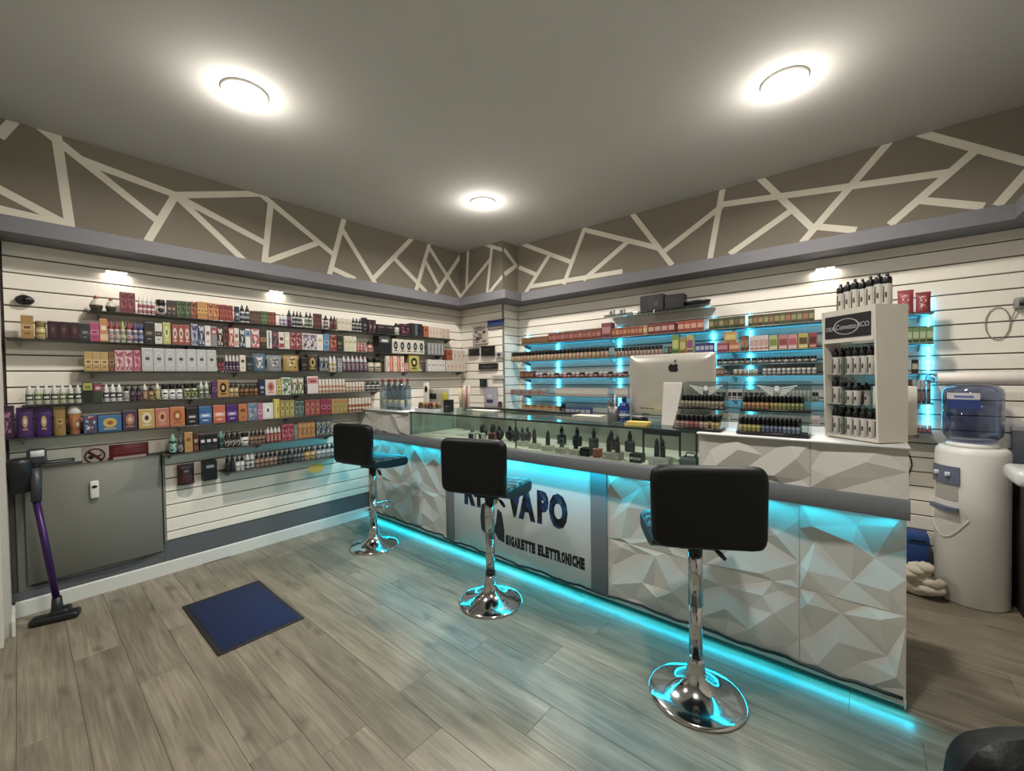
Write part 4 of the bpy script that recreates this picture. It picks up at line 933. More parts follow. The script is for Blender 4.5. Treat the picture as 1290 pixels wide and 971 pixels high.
T6 = 'on the sixth shelf of the long wall'
lay_row('L', ZS[5], FX, [
 (214, 224, 1, 546, 'gor', '1d2422 7ac0a8 a8d8c4', 'pic', 'black bottle with mint cap'), (224.5, 232, 1, 548, 'gor', '262a2a 5a6a64 c0a8b0', 'pic', 'black bottle with grey cap'),
 (233, 243.3, 1, 544, 'box', 'c8943a e0b868 8a5c14', 'plain', 'ochre carton'), (244, 250.5, 1, 546, 'box', '5a1f22 8a3c40 c0a8a0', 'bottom', 'dark cherry carton'),
 (252, 275, 3, 547, 'box', '1b1b1d 34343a dcdcdc', 'bottom', 'black carton with white foot mark'), (275.6, 283, 1, 543, 'gor', '3a4a4a 5aa0a0 24302e', 'band', 'dark bottle with teal cap'),
 (283.5, 304, 3, 543, 'gor', '26221f 111111 c8c2b8', 'pic', 'black bottle with pale print'), (304.5, 315, 1, 545, 'jar', 'd8d4cc 141414 ecebe6', 'plain', 'wide white jar with black lid'),
 (315.5, 335, 4, 541.5, 'gor', '6a4a34 131110 a88a6c', 'band', 'coffee brown bottle with black cap'), (336, 355, 4, 538, 'gor', '8a2a2c e0dcd6 c06a5a', 'band', 'red bottle with white cap'),
 (355.5, 370.5, 2, 534.5, 'box', 'b8485a d88a80 7a2038', 'pic', 'rose red carton'), (371, 375.5, 1, 535, 'box', '7a8a78 a0ac98 4a5a4a', 'band', 'sage carton'),
 (376, 397.5, 4, 532, 'box', 'a8602c 8a8a44 d09a4c', 'pic', 'orange and olive carton'), (398.5, 418, 3, 530, 'box', '2c3a6a b0b8c8 8a9a5a', 'pic', 'navy and white carton')], T6)
T7 = 'on the lowest shelf of the long wall'
lay_row('L', ZS[6], FX, [
 (284.7, 297, 2, 573, 'gor', '17171a 0f0f10 2c2c30', 'plain', 'all black bottle'), (297.5, 309, 2, 574, 'gor', 'd8d5cc 121214 e8e6e0', 'band', 'white bottle with black dropper'),
 (310, 321.5, 2, 572, 'gor', '34353a dedcd8 c8c8c8', 'band', 'black bottle with white cap'), (322, 350.5, 5, 569, 'gor', '7a5a48 121110 b8907a', 'band', 'rosy brown bottle with black cap'),
 (351, 369, 3, 565.5, 'gor', '2a2826 121212 6a6458', 'band', 'dark bottle with black cap'), (370, 384, 3, 563.5, 'gor', '3a3c3e 121214 85888a', 'band', 'graphite bottle with black cap'),
 (384.5, 398.5, 2, 562, 'gor', 'b08434 14110c d8b468', 'band', 'golden bottle with black cap'), (399.5, 428, 5, 559, 'gor', '9a9c9a 141416 c8c8c4', 'band', 'silver grey bottle with black cap')], T7)
# things hanging on the low slats
def hang(nm, label, cat, px0, px1, py0, py1, cols, kind):
    A, B = WX(px0, py1, XL+.06), WX(px1, py0, XL+.06)
    return product(kind, (XL+TH+.0302, (A.y+B.y)/2, A.z), PI/2, B.y-A.y, .06, B.z-A.z, cols.split(), 'top', label)
hang('x', 'black and red bag hanging on the lower slats below the shelves', 'bag', 224, 245, 583, 612, '4a1a1e 2a2224 a8a4a0', 'pouch')
hang('x', 'small black box with white tag hanging on the lower slats', 'box', 255.5, 272.5, 579, 606, '131314 2a2a2c d8d8d6', 'box')
A, B = WX(384, 596, XL+.06), WX(404.5, 581, XL+.06)
t = thing('price_tag', 'yellow oval price tag hanging below the lowest shelf', 'tag', (XL+.12, (A.y+B.y)/2, A.z))
obj('card', MB().prism(blob(0, (B.z-A.z)/2, (B.y-A.y)/2, (B.z-A.z)/2, 20), 0, .003, lambda a_, b_, d_: (d_, a_, b_)), print_mat('c8b428', '3a340c', '3a340c', 'plain'), t)
obj('string', MB().tube([(.0015, 0, B.z-A.z-.002), (.0015, 0, ZS[6]-A.z-.01)], .001, 5), m_black, t)
# small LED lamps plugged into the uppermost groove, washing the wall below
m_wash = glow('wash_lamp', (1, .95, .86), 3)
def wash(p, rz, ln, label, group=None):
    t = thing('wall_light', label, 'wall light', tuple(p), rz, group)      # local: wall behind at +y, front -y
    obj('housing', MB().rbox(-ln/2, ln/2, -.03, .0, 0, .008, .002, 1), m_white, t)
    obj('diffuser', MB().rbox(-ln/2+.003, ln/2-.003, -.0285, -.002, -.006, -.0003, .002, 1), m_wash, t)
    ld = area(t, (0, -.016, -.009), ln*.9, .02, .5, (math.radians(-14), 0, 0), (1, .94, .84), 'wash_light')
for px_, py_, w_ in ((147, 342.5, 'near the entrance'), (348, 367, 'above the orange cartons')):
    p = WX(px_, py_, XL+TH+.015); p.x = XL+TH+.0005
    wash(p, PI/2, .11, 'small white LED lamp in the top groove of the long wall '+w_)
for k, px_ in enumerate((1033, 1046)):
    p = WY(px_, 338.5-k*1.8, YB-TH-.015); p.y = YB-TH-.0005
    wash(p, 0, .055, 'small white LED lamp in the top groove above the tall display stand', 'wall lights above the tall display stand')

# ------------------------------------------------------------------ lit shelves behind the counter
m_acr = mat('frosted_acrylic_shelf', '5c7074', .2, var=.04); m_tape = glow('led_tape_glow', (.05, .6, 1.0), 1.2)
FY = 3.70
ZR = {'R1': 1.770, 'R2': 1.580, 'R3a': 1.477, 'R3': 1.386, 'R4': 1.196, 'R5': 1.002}
names = {'R1': 'uppermost', 'R2': 'second', 'R3a': 'narrow in-between', 'R3': 'third', 'R4': 'fourth', 'R5': 'lowest'}
for k, z in ZR.items():
    x0, x1 = (-3.05, .345) if k != 'R3a' else (-.93, -.215)
    t = thing('lit_shelf', names[k]+' frosted acrylic shelf on the blue lit wall behind the counter', 'shelf', ((x0+x1)/2, FY-.008, z)); h = (x1-x0)/2
    obj('board', MB().rbox(-h, h, 0, YB-TH-FY+.006, -.008, 0, .002, 1), m_acr, t)
    if k != 'R3a' and k != 'R5':
        obj('led_tape', MB().box(-h+.02, h-.02, YB-TH-FY-.03, YB-TH-FY-.024, -.012, -.0085), m_tape, t)
        area(t, (0, YB-TH-FY-.027, -.014), 2*h-.06, .008, .45, (math.radians(20), 0, 0), (.05, .6, 1.0), 'tape_light')
    nb = max(2, round(2*h/1.1)+1)
    for j in range(nb):
        xx = -h+.06+(2*h-.12)*j/(nb-1)
        obj('bracket', MB().prism([(.198, -.009), (.06, -.009), (.06, -.013), (.17, -.05), (.198, -.05)], xx-.004, xx+.004, lambda a_, b_, d_: (d_, a_, b_)), m_brk, t)
def B_(k, items, where): lay_row('R', ZR[k], FY, items, where)
W1 = 'on the uppermost lit shelf behind the counter'
B_('R1', [(657, 690, 6, 424.5, 'tx', '7a6a3c a8603c 4a5a2c', '', 'low olive carton'), (690.5, 757, 12, 417.5, 'tx', '8a4034 b86a58 5a1f1c 99483c c07a68 6a2420', '', 'reddish brown carton'),
 (757.5, 770, 1, 406.5, 'tx', '9c4a54 d08a8c 6a2430', '', 'taller rose carton'), (770.5, 809.5, 8, 412, 'tx', 'a8462a d9824a 6a1f14 b8522c e09a58 7a2a14', '', 'orange red carton'),
 (810, 815.5, 1, 409.5, 'tx', 'd0a040 f0d080 a8642c', '', 'yellow carton'), (816, 850, 4, 407, 'tx', '9c2f24 e0b0a0 5a1410', '', 'scarlet carton with pale mark'), (851, 853, 1, 407, 'tx', '4a1410 6a2418 2c0a08', '', 'dark oxblood carton'),
 (853.5, 886.5, 4, 403.5, 'tx', 'c4502a f0b090 8a2c14', '', 'bright vermilion carton'), (893, 938, 7, 399.5, 'tx', '5a6a34 a8a060 2c381c 4a5a30 8a6a3c 243018', '', 'moss green carton'), (942, 1026, 12, 393.5, 'tx', '5c6c3a b0a468 33421f 7a5434 b87a54 4a5c30 6a5a30 a8a45c 3a2c1c', '', 'green and russet carton')], W1)
W2 = 'on the second lit shelf behind the counter'
B_('R2', [(643, 766, 27, 440.5, 'tb', 'a8906a 15130f c8a878 b89a80 15130f d0907a a09468 15130f c8b078', '', 'small tan bottle with black cap'), (773, 834, 13, 436, 'tb', 'a89070 15130f c09a8a', '', 'small beige bottle with black cap'),
 (836, 842, 1, 436, 'tx', '3c7a7c 6aa8a8 1c4a4c', '', 'teal carton'), (843, 846, 1, 436, 'tx', '6a3c24 9a6444 3c1c10', '', 'narrow brown carton'), (846.5, 855.5, 1, 421.5, 'tx', '7aa83c d8d460 2c6a24', '', 'lime green tall carton'),
 (856, 864, 1, 425, 'tx', 'b8983c e0c878 8a5a1c', '', 'golden tall carton'), (864.5, 873.5, 1, 421.5, 'tx', 'd0c060 a85090 6a3a6a', '', 'yellow and magenta tall carton'), (876, 899, 4, 432, 'tx', '3a3c84 c4c4dc 5a5aa0', '', 'indigo and white carton'),
 (903, 917.5, 1, 432, 'tx', 'b04a6a d88aa0 7a2444', '', 'raspberry carton'), (918, 932, 1, 431.5, 'tx', 'd07044 f0b080 a83c24', '', 'apricot carton'), (933, 943, 2, 423, 'tx', '8a5a34 b88450 5a3014', '', 'chestnut carton'),
 (944, 968, 4, 422.5, 'tx', 'e6d8d0 d8a8a0 c07068', '', 'white carton with pink band'), (969, 979.5, 1, 422, 'tx', 'c4c878 8a9a3c e8e8b0', '', 'pale lime carton'), (980.5, 992, 1, 421.5, 'tx', 'd08a84 a8403c f0d4cc', '', 'blush carton with red band'),
 (992.5, 1004.5, 1, 421, 'tx', 'e09894 c85860 f4dcd8', '', 'salmon pink carton'), (1005.5, 1018, 1, 419.5, 'tx', 'c8b83c 6a4a14 e8e0a0', '', 'yellow carton with brown mark'), (1019, 1029, 1, 418.5, 'tx', 'b04030 6a1c14 e0a898', '', 'red carton with dark mark')], W2)
zt = ZR['R2']+solve_z(-.85, FY, 432)-ZR['R2']
lay_row('R', zt+.001, FY, [(912, 928, 1, 417.5, 'tx', 'd8a434 f0d478 a8641c', '', 'amber carton lying atop two others')], W2)
B_('R3a', [(902, 1029, 16, 450, 'tb', '2a2c2c 101112 8a8a80 4c4f4a 101112 a8a494', '', 'small black bottle on the narrow in-between')], 'lit shelf behind the counter')
W3 = 'on the third lit shelf behind the counter'
B_('R3', [(655, 672, 3, 467.5, 'tx', '7a4434 a86a50 4a241c', '', 'low brown carton'), (673, 790, 21, 469, 'tb', 'a87068 dcd6d0 8a4a48 98605a dcd6d0 b88a80 8c5c58 15140f a06a64', '', 'tiny dusky pink bottle'), (902, 912, 2, 464, 'tx', '8a6450 b08c74 5a3c2c', '', 'small brown carton'),
 (923, 955, 5, 465, 'tb', 'c8b89c e0dcd0 8a7a5c', '', 'tiny sand coloured bottle'), (960, 1029, 11, 463.5, 'tb', '34383a e0e2de a8a49a', '', 'tiny black bottle with white cap')], W3)
W4 = 'on the fourth lit shelf behind the counter'
B_('R4', [(643, 688, 8, 490.5, 'tx', 'a8a49c c85a4c 6a6a68 c0bcb4 8a8884 7a3a34', '', 'grey and red carton'), (700, 765, 16, 488.5, 'tx', 'd6cec0 e8e2d6 a8988a', '', 'slim ivory carton'), (774.5, 791, 4, 488.5, 'tx', 'd6cec0 e8e2d6 a8988a', '', 'slim ivory carton'),
 (902, 964, 9, 490.5, 'tx', 'd0ccc6 1c1a1a 5a2c24', '', 'white carton with black panel'), (966, 1021, 12, 492, 'tb', 'd4d6ce e8e8e2 b0b8ac', '', 'milky white bottle'), (1022.5, 1031, 2, 494, 'tb', '4a6a4c 141614 8aa08a', '', 'green bottle with black cap')], W4)
W5 = 'on the lowest lit shelf behind the counter'
B_('R5', [(657, 705, 10, 510.5, 'tx', 'a8984a c8b878 5a5020 a84c34 d8a07a 4a4a24', '', 'gold and olive carton'), (706, 711, 1, 508, 'tb', '20242c 101012 4a4c58', '', 'black squat bottle'), (712, 744, 5, 513, 'tx', '4a5a94 c0c0cc 9c3c3c', '', 'blue and red carton'),
 (905, 920, 2, 521, 'tx', 'c8b080 e0d0a8 b0703c', '', 'buff carton'), (930, 955, 4, 522, 'tx', 'd6d0cc 9c3430 1a1818', '', 'white and red carton'), (968, 1003, 5, 523, 'tx', 'd2ccc6 1d1b1c b05a44', '', 'white and black carton'), (1020, 1033, 1, 524, 'tx', 'dcd6d2 c0a8a8 2a2628', '', 'broad pale carton')], W5)
# end of the lit shelves beyond the tall display stand
WE = 'at the end of the lit shelves beside the water cooler'
B_('R1', [(1130, 1152, 1, 365, 'pouch', 'a82c3c e8b8b4 c85a60', 'pic', 'pink candy pouch'), (1153, 1174, 1, 367, 'pouch', '98242f ecc8c0 c04a50', 'pic', 'red candy pouch')], WE)
B_('R2', [(1141, 1176, 4, 412, 'tx', '7aa060 c8d8a0 1c241c', '', 'green carton')], WE)
B_('R3', [(1148.5, 1157, 1, 453, 'tx', '15171a c8c0a0 2a2c2e', '', 'upright black carton')], WE)
B_('R4', [(1142, 1149, 1, 478, 'tx', '5a3a30 8a6450 3a201a', '', 'cocoa brown carton'), (1149.5, 1173, 4, 478, 'tb', '4a3230 c8b8b4 8a6a68', '', 'small brown bottle')], WE)
B_('R5', [(1142, 1174, 6, 535, 'tb', '5a4a54 d8ccd0 a05060', '', 'small plum bottle')], WE)
# blue LED strips standing between the rows
m_ledb = glow('led_blue_white', (0.08, .62, 1.0), 5); m_strip = mat('led_tape', 'd6e2e4', .4)
for x, w_ in ((-3.02, 'where the lit shelves begin by the corner'), (-2.60, 'behind the reddish brown cartons'), (-1.86, 'behind the computer side of the tan bottles'), (-.985, 'between the vermilion and moss cartons'), (-.705, 'between the moss and russet cartons'), (.335, 'at the shelf end beside the water cooler')):
    t = thing('led_strip', 'vertical blue LED strip '+w_, 'light strip', (x, YB-TH-.001, ZR['R5']))
    obj('tape', MB().box(-.006, .006, -.002, 0, .0, .90), m_strip, t)
    dots = MB()
    for j in range(21): dots.box(-.005, .005, -.005, -.002, .012+.042*j, .022+.042*j)
    obj('led_chips', dots, m_ledb, t)['kind'] = 'stuff'
    area(t, (0, -.012, .45),   .012, .86, 1.3, (math.radians(90), 0, 0), (.05, .6, 1.0), 'strip_light')
# clear top bracket shelf with black boxes
zt = 1.972
t = thing('clear_shelf', 'short clear acrylic shelf carrying two black boxes high on the back wall', 'shelf', (-1.445, 3.70, zt))
obj('board', MB().rbox(-.485, .485, 0, YB-TH-3.701, -.006, 0, .002, 1), glass('clear_acrylic', 'cdd2d0', .2, .8), t)
obj('front_lip', MB().rbox(-.485, .485, 0, .004, .0005, .02, .001, 1), glass('clear_acrylic', 'cdd2d0', .2, .8), t)
lay_row('R', zt, 3.715, [(806, 836, 1, 371.5, 'box', '1d1a1b 2a2627 6a2c2e', 'strip', 'black box with small red print on'), (837, 861, 1, 370.5, 'box', '1b191a 262425 2c2a2b', 'plain', 'plain black box on')], 'the clear shelf high on the back wall')
p = WY(876, 392, 3.72)
t = thing('black_tray', 'shallow black tray on the clear shelf beside the black boxes', 'tray', (p.x, 3.78, zt+.0005))
obj('dish', MB().lathe([(.06, 0), (.07, .005), (.105, .045), (.11, .06), (.1, .062), (.065, .012)], 20, sy=.6), m_black, t)
for px_ in (770, 783):
    p = WY(px_, 398, 3.74)
    o = product('box', (p.x, 3.76, zt+.0005), 0, .045, .04, .07, ['d8d4d0', '3a3638', '8a8688'], 'disc', 'tiny clear carton with black mark on the clear shelf')

# ------------------------------------------------------------------ accessories on the corner wall
YS = YA-TH
def cw(px0, px1, py0, py1, depth, y=None):
    A, B = WY(px0, py1, YS-depth), WY(px1, py0, YS-depth); return (A.x+B.x)/2, B.x-A.x, A.z, B.z-A.z
m_blk2 = mat('matte_black_fabric', '19191b', .8, var=.2)
def pouchy(nm, label, cat, box, cols, style='plain', kind='pouch', depth=.05):
    x, w, z, h = cw(*box, depth)
    o = product(kind, (x, YS-depth/2-.0015, z), 0, w, depth, h, cols.split(), style, label); o.name = nm; o['category'] = cat
    del o['group']; return o
pouchy('blister_pack', 'pale hanging blister pack with black clips on the corner wall', 'pack', (596, 613, 409, 434), 'cdbfae 2a2624 8a7c70', 'pic', 'box', .03)
pouchy('blue_pouch', 'small blue zipped pouch hung high on the corner wall', 'pouch', (612, 634, 401, 411.5), '3a4f94 5a70b4 2a3868', 'plain')
pouchy('black_case', 'black zipped case hung nearest the white cartons on the corner wall', 'case', (588, 602.5, 438, 447.5), '17171a 232326 2c2c30', 'plain')
pouchy('black_case', 'larger black zipped case hung beside the hooks of the corner wall', 'case', (604, 622, 435.5, 448.5), '141416 1f1f22 3a3a3e', 'plain')
pouchy('charger_pack', 'small white and black charger pack near the metal corner strip', 'pack', (624.5, 632.5, 443, 451), 'c4beb4 1c1c1e 6a6a6a', 'disc', 'box', .03)
pouchy('battery_pack', 'row of black batteries in a wide pack on the corner wall', 'pack', (603, 625.5, 457, 465.5), '1b1c1f 3c3e44 6a6c70', 'band', 'box', .03)
pouchy('white_pack', 'flat white pack lower on the corner wall', 'pack', (620, 633, 472.5, 477.5), 'd2ccc2 e4dfd6 a8a098', 'plain', 'box', .03)
pouchy('dark_tool', 'small dark clamp hung low on the corner wall', 'tool', (602.5, 612, 477, 487), '1f2028 34363e 55585e', 'plain')
pouchy('white_bag', 'white bag with dark blue square on the corner wall', 'bag', (608, 625, 488, 512), 'b4b2c4 2c2f5a d0ceda', 'bottom', 'pouch', .05)
pouchy('red_bottle', 'tiny dark red bottle beside the white bag on the corner wall', 'bottle', (626.5, 632, 506, 513), '4a1c20 2a1416 7a4a48', 'plain', 'sml', .025)
# ------------------------------------------------------------------ things on the glass case and the risers
m_alu = mat('aluminium', 'c9c4ba', .32, .55, var=.03, scale=8)
ix0, ix1 = WY(792.5, 480, 2.45).x, WY(901, 480, 2.45).x
cx = (ix0+ix1)/2; iw = ix1-ix0
t = thing('desktop_computer', 'all-in-one desktop computer seen from its silver back on the glass case', 'computer', (cx, 2.47, ZG))
zb, zt = .045, solve_z(cx, 2.45, 445.5)-ZG
mb = MB(); N = 10
# shell with a gently swollen back (towards -y)
def rr(w, h, r, n=5):
    pts = []
    for qx, qz, a0 in ((1, 1, 0), (-1, 1, 90), (-1, -1, 180), (1, -1, 270)):
        for k in range(n+1):
            a = math.radians(a0+90*k/n); pts.append((qx*(w/2-r)+r*math.cos(a), qz*(h/2-r)+r*math.sin(a)))
    return pts
hh = zt-zb; layers = [(.0, 1.0), (-.008, 1.0), (-.016, .985), (-.028, .90), (-.036, .7), (-.040, .4), (-.041, .1)]
vs = []; base = rr(iw, hh, .022); nb = len(base)
for y, s in layers: vs += [(a*s, y, zb+hh/2+c*s) for a, c in base]
fs = [(i*nb+k, i*nb+(k+1) % nb, (i+1)*nb+(k+1) % nb, (i+1)*nb+k) for i in range(len(layers)-1) for k in range(nb)]
fs += [tuple(range(nb)), tuple((len(layers)-1)*nb+k for k in range(nb))]
mb.add(vs, fs, 0, True); obj('housing', mb, m_alu, t)
obj('screen', MB().prism(rr(iw*.97, hh*.95, .01), .0002, .003, lambda a, c, d: (a, d, zb+hh/2+c)), mat('screen_glass', '0b0c0e', .06), t)
st = MB(); sw = .052
st.prism([(-.046, .245), (-.052, .235), (-.09, .004), (-.09, 0), (.03, 0), (.03, .006), (-.078, .008), (-.040, .235)], -sw, sw, lambda y, z, x: (x+.03, y, z))
obj('stand', st, mat('stand_light', 'ddd9d2', .35, .2), t)
# fruit-shaped emblem
ap = []
for k in range(40):
    a = 2*PI*k/40; r = .0155*(1+.06*math.cos(2*a)); x, z = r*math.cos(a), r*math.sin(a)*1.02
    if z > .009: z -= .006*math.exp(-(x/.004)**2)
    if z < -.012: z += .003*math.exp(-(x/.004)**2)
    d = math.hypot(x-.021, z-.002)
    if d < .0095: x = .021-math.sqrt(max(0, .0095**2-(z-.002)**2)) if abs(z-.002) < .0095 else x
    ap.append((x, z))
fr = lambda a, c, d: (a, -.0412-d, c)
zl = solve_z(cx, 2.43, 463.5)-ZG
ex_ = WY(848.5, 463, 2.43).x-cx
e = MB().prism([(ex_+1.8*a, zl+1.8*c) for a, c in ap], 0, .0008, fr); e.prism([(ex_+.002, zl+.031), (ex_+.007, zl+.043), (ex_+.016, zl+.049), (ex_+.014, zl+.038), (ex_+.007, zl+.033)], 0, .0008, fr)
obj('emblem', e, m_inkb, t)
for j in range(3): obj('vent_mark', MB().box(-.17+.03*j, -.147+.03*j, -.0345, -.030, .085, .091), mat('mark_grey', '5a564f', .5), t)

def lathe_thing(nm, label, cat, p, prof, m, seg=16):
    return tag(obj(nm, MB().lathe(prof, seg), m, None, tuple(p)), label, cat)
p = G(773, 530.5, ZG+.001)
t = thing('pen_cup', 'grey metal mesh cup of pens on the glass case', 'pen cup', tuple(p))
obj('cup', MB().lathe([(.036, 0), (.038, .002), (.038, .095), (.035, .095), (.034, .006)], 20), mat('cup_grey', '6a6a66', .4, .5), t)
for k in range(6):
    a = k*1.1; obj('pen', MB().tube([(.012*math.cos(a), .012*math.sin(a), .008), (.03*math.cos(a), .03*math.sin(a), .13+.02*(k % 3))], .0042, 6), plain(['1a1a1c', '20305a', '1a1a1c', '7a2420', '2c2c30', 'c8c4bc'][k]), t)
p = G(786.5, 531, ZG+.001)
t = thing('spray_bottle', 'dark blue plastic bottle beside the pen cup', 'bottle', tuple(p))
obj('bottle_body', MB().lathe([(.03, 0), (.034, .004), (.034, .09), (.026, .115), (.013, .128)], 18), mat('blue_plastic', '1c3478', .25), t)
obj('cap', MB().lathe([(.015, .126), (.016, .13), (.014, .152), (.01, .156)], 14), mat('blue_cap', '14224c', .3), t)
obj('label', MB().lathe([(.0346, .02), (.0346, .07)], 18), print_mat('2c4a94', 'd8dce8', 'd8dce8', 'band'), t)
p = G(806, 531, ZG+.001)
t = thing('card_terminal', 'small black card reader with white top beside the computer foot', 'card reader', tuple(p), -.4)
obj('case', MB().rbox(-.045, .045, -.03, .03, 0, .028, .008, 2), m_black, t); obj('keypad', MB().rbox(-.03, .012, -.02, .02, .028, .033, .003, 1), mat('keypad_white', 'd8d6d0', .4), t)
p = Vector((-.985, 2.29, ZG+.001))
t = thing('sticky_notes', 'yellow pad of notes lying by the computer foot', 'note pad', tuple(p), .1)
for j in range(3): obj('sheet_block', MB().box(-.07+.004*j, .06+.003*j, -.035, .035, .007*j, .007*j+.0065), mat('note_yellow', 'c8ae5c', .7), t)
p = G(742, 523.5, ZG+.001)
tag(obj('paper_sheets', MB().rbox(-.11, .11, -.06, .06, 0, .004, .001, 1), mat('paper', 'cfc5b8', .8), None, tuple(p)), 'loose paper sheets lying on the glass beside the pen cup', 'paper')

# two tiered acrylic stands with bottles
m_clear = glass('stand_acrylic', 'e2e8e6', .12, .93); m_tray = mat('tray_black', '141416', .3)
def tier_stand(label, x0, x1, y0, emb_x, rows):
    t = thing('acrylic_stand', label, 'display stand', ((x0+x1)/2, y0, ZG+.004)); w = (x1-x0)/2
    obj('lower_tray', MB().rbox(-w, w, -.0, .11, 0, .012, .003, 1), m_tray, t)
    obj('upper_tray', MB().rbox(-w, w, .085, .185, .100, .112, .003, 1), m_tray, t)
    for s in (-1, 1):
        x = s*(w-.004)
        obj('side_panel', MB().prism([(.0, .012), (.18, .012), (.18, .24), (.172, .24), (.09, .125), (.08, .1)], x-.002, x+.002, lambda a, c, d: (d, a, c)), m_clear, t)
    back = obj('back_panel', MB().box(-w+.007, w-.007, .186, .190, .0, .245), m_clear, t)
    em = MB(); fr = lambda a, c, d: (emb_x+a, .1855-d, c)
    for s in (-1, 1):
        for j in range(4): em.prism([(s*.014, .212-.011*j), (s*(.085-.014*j), .226-.012*j), (s*(.08-.014*j), .219-.012*j), (s*.014, .206-.011*j)], 0, .001, fr)
    em.prism(blob(0, .208, .012, .014), 0, .001, fr)
    obj('wing_emblem', em, mat('emblem_white', 'e4e6e4', .4), back)
    for (lev, n_, x_a, x_b, cols, desc) in rows:
        zz = ZG+.004+(.0125 if lev == 0 else .1125); yy0 = y0+(.022 if lev == 0 else .107)
        for d in range(3 if lev == 0 else 2):
            for k in range(n_):
                xx = x_a+(x_b-x_a)*(k+.5)/n_; c = cols[int(k*len(cols)/n_)]
                product('dro', (xx, yy0+d*.029, zz), 0, min(.027, (x_b-x_a)/n_*.97), .027, .064, c.split(), 'band', ['front row ', 'middle row ', 'rear row '][d if lev == 0 else d*2]+desc, desc)
def xg(px): return solve_h((0, 2.23, ZG+.02), (1, 0, 0), px)
tier_stand('two tier acrylic bottle stand with wing emblem beside the computer', xg(849), xg(909), 2.205, -.0, [
    (0, 7, xg(852), xg(893), ['a88070 0e0e10 c09a88', 'a8505a 0e0e10 b8706c', 'c0a484 0e0e10 c8b098'], 'black capped bottle with rosy label on the lower tray by the computer'), (0, 2, xg(896), xg(907), ['b09a4c 0e0e10 c8b468'], 'black capped bottle with gold label on the lower tray by the computer'),
    (1, 11, xg(852), xg(906), ['a09478 0e0e10 b8ac90'], 'black capped bottle with beige label on the upper tray by the computer')])
tier_stand('two tier acrylic bottle stand with wing emblem beside the tall white display', xg(929), xg(1020), 2.195, 0, [
    (0, 5, xg(932), xg(959), ['b0a84c 0e0e10 c8c068'], 'black capped bottle with yellow label on the lower tray by the tall display'), (0, 9, xg(960), xg(1009), ['5a6a8a 0e0e10 7a8aa8', '7a8aa0 0e0e10 98a8b8'], 'black capped bottle with blue label on the lower tray by the tall display'),
    (1, 6, xg(932), xg(966), ['b87848 0e0e10 c89868', 'c08a50 0e0e10 d0a068'], 'black capped bottle with orange label on the upper tray by the tall display'), (1, 8, xg(967), xg(1011), ['a8a04c 0e0e10 c0b860', '8a9a54 0e0e10 a8b468'], 'black capped bottle with olive label on the upper tray by the tall display')])

# tall white display stand, turned towards the entrance
m_tw = mat('display_white', 'cfc9bd', .5, var=.03)
A0 = Vector((-.128, 2.345, ZG+.004)); ang = math.radians(-42)
t = thing('tall_display_stand', 'tall white cardboard display stand with black header sign on the riser', 'display stand', tuple(A0), ang)
TW, TD, THh = .24, .135, .55
fl = lambda x, z, d: (x, d, z)
for s, x in ((0, 0), (1, TW)):
    sg = 1 if s == 0 else -1
    obj('side_panel', MB().prism([(0, 0), (TD, 0), (TD, THh), (.0, THh)], x, x+sg*.008, lambda y, z, d: (d, y-.016*(z/THh)*(1 if y < .01 else 0), z)), m_tw, t)
obj('back_panel', MB().box(.0085, TW-.0085, TD-.006, TD, .0, .41), m_clear, t)
obj('base_board', MB().box(.0085, TW-.0085, .0, TD-.0065, 0, .012), m_tw, t)
obj('header', MB().box(.0085, TW-.0085, -.014, -.004, .41, THh), m_tw, t)
obj('top_board', MB().box(.0085, TW-.0085, -.0035, TD, THh-.01, THh), m_tw, t)
sgn = obj('header_sign', MB().box(.018, TW-.018, -.0175, -.0145, .43, THh-.025), mat('sign_black', '1a1517', .4), t)
m_sl = mat('sign_silver', 'a8a4a6', .4)
for body, x, z, sz in (('DEA', .045, .462, .024), ('Cometto', .118, .465, .03), ('ICO', .197, .468, .028)):
    me = text_mesh(body, sz, .0005, .0003, .85); me.materials.append(m_sl)
    o = link('lettering', me, sgn, (x, -.0182, z)); o.rotation_euler = (PI/2, 0, 0)
ov = MB(); n_ = 28
vs = [(.118+a*.058*math.cos(2*PI*k/n_), -.0178-d, .476+a*.034*math.sin(2*PI*k/n_)) for d in (0, .0006) for a in (1, .9) for k in range(n_)]
ov.add(vs, [(k, (k+1) % n_, n_+(k+1) % n_, n_+k) for k in range(n_)]+[(2*n_+k, 2*n_+(k+1) % n_, 3*n_+(k+1) % n_, 3*n_+k) for k in range(n_)]+[(k, (k+1) % n_, 2*n_+(k+1) % n_, 2*n_+k) for k in range(n_)]+[(n_+k, n_+(k+1) % n_, 3*n_+(k+1) % n_, 3*n_+k) for k in range(n_)])
obj('oval_mark', ov, m_sl, sgn)
for z in (.012, .142, .272):
    if z > .02: obj('shelf', MB().box(.0085, TW-.0085, .002, TD-.007, z-.005, z), m_clear, t)
obj('divider', MB().box(.072, .074, .003, TD-.007,   .012, .409), m_clear, t)
Mt = Matrix.Translation(A0) @ Matrix.Rotation(ang, 4, 'Z')
def on_stand(x, y, z, w, h, label, cols='d8d2c8 121212 3a302a'):
    p = Mt @ Vector((x, y, z)); product('noz', tuple(p), ang, w, w, h, cols.split(), 'strip', label)
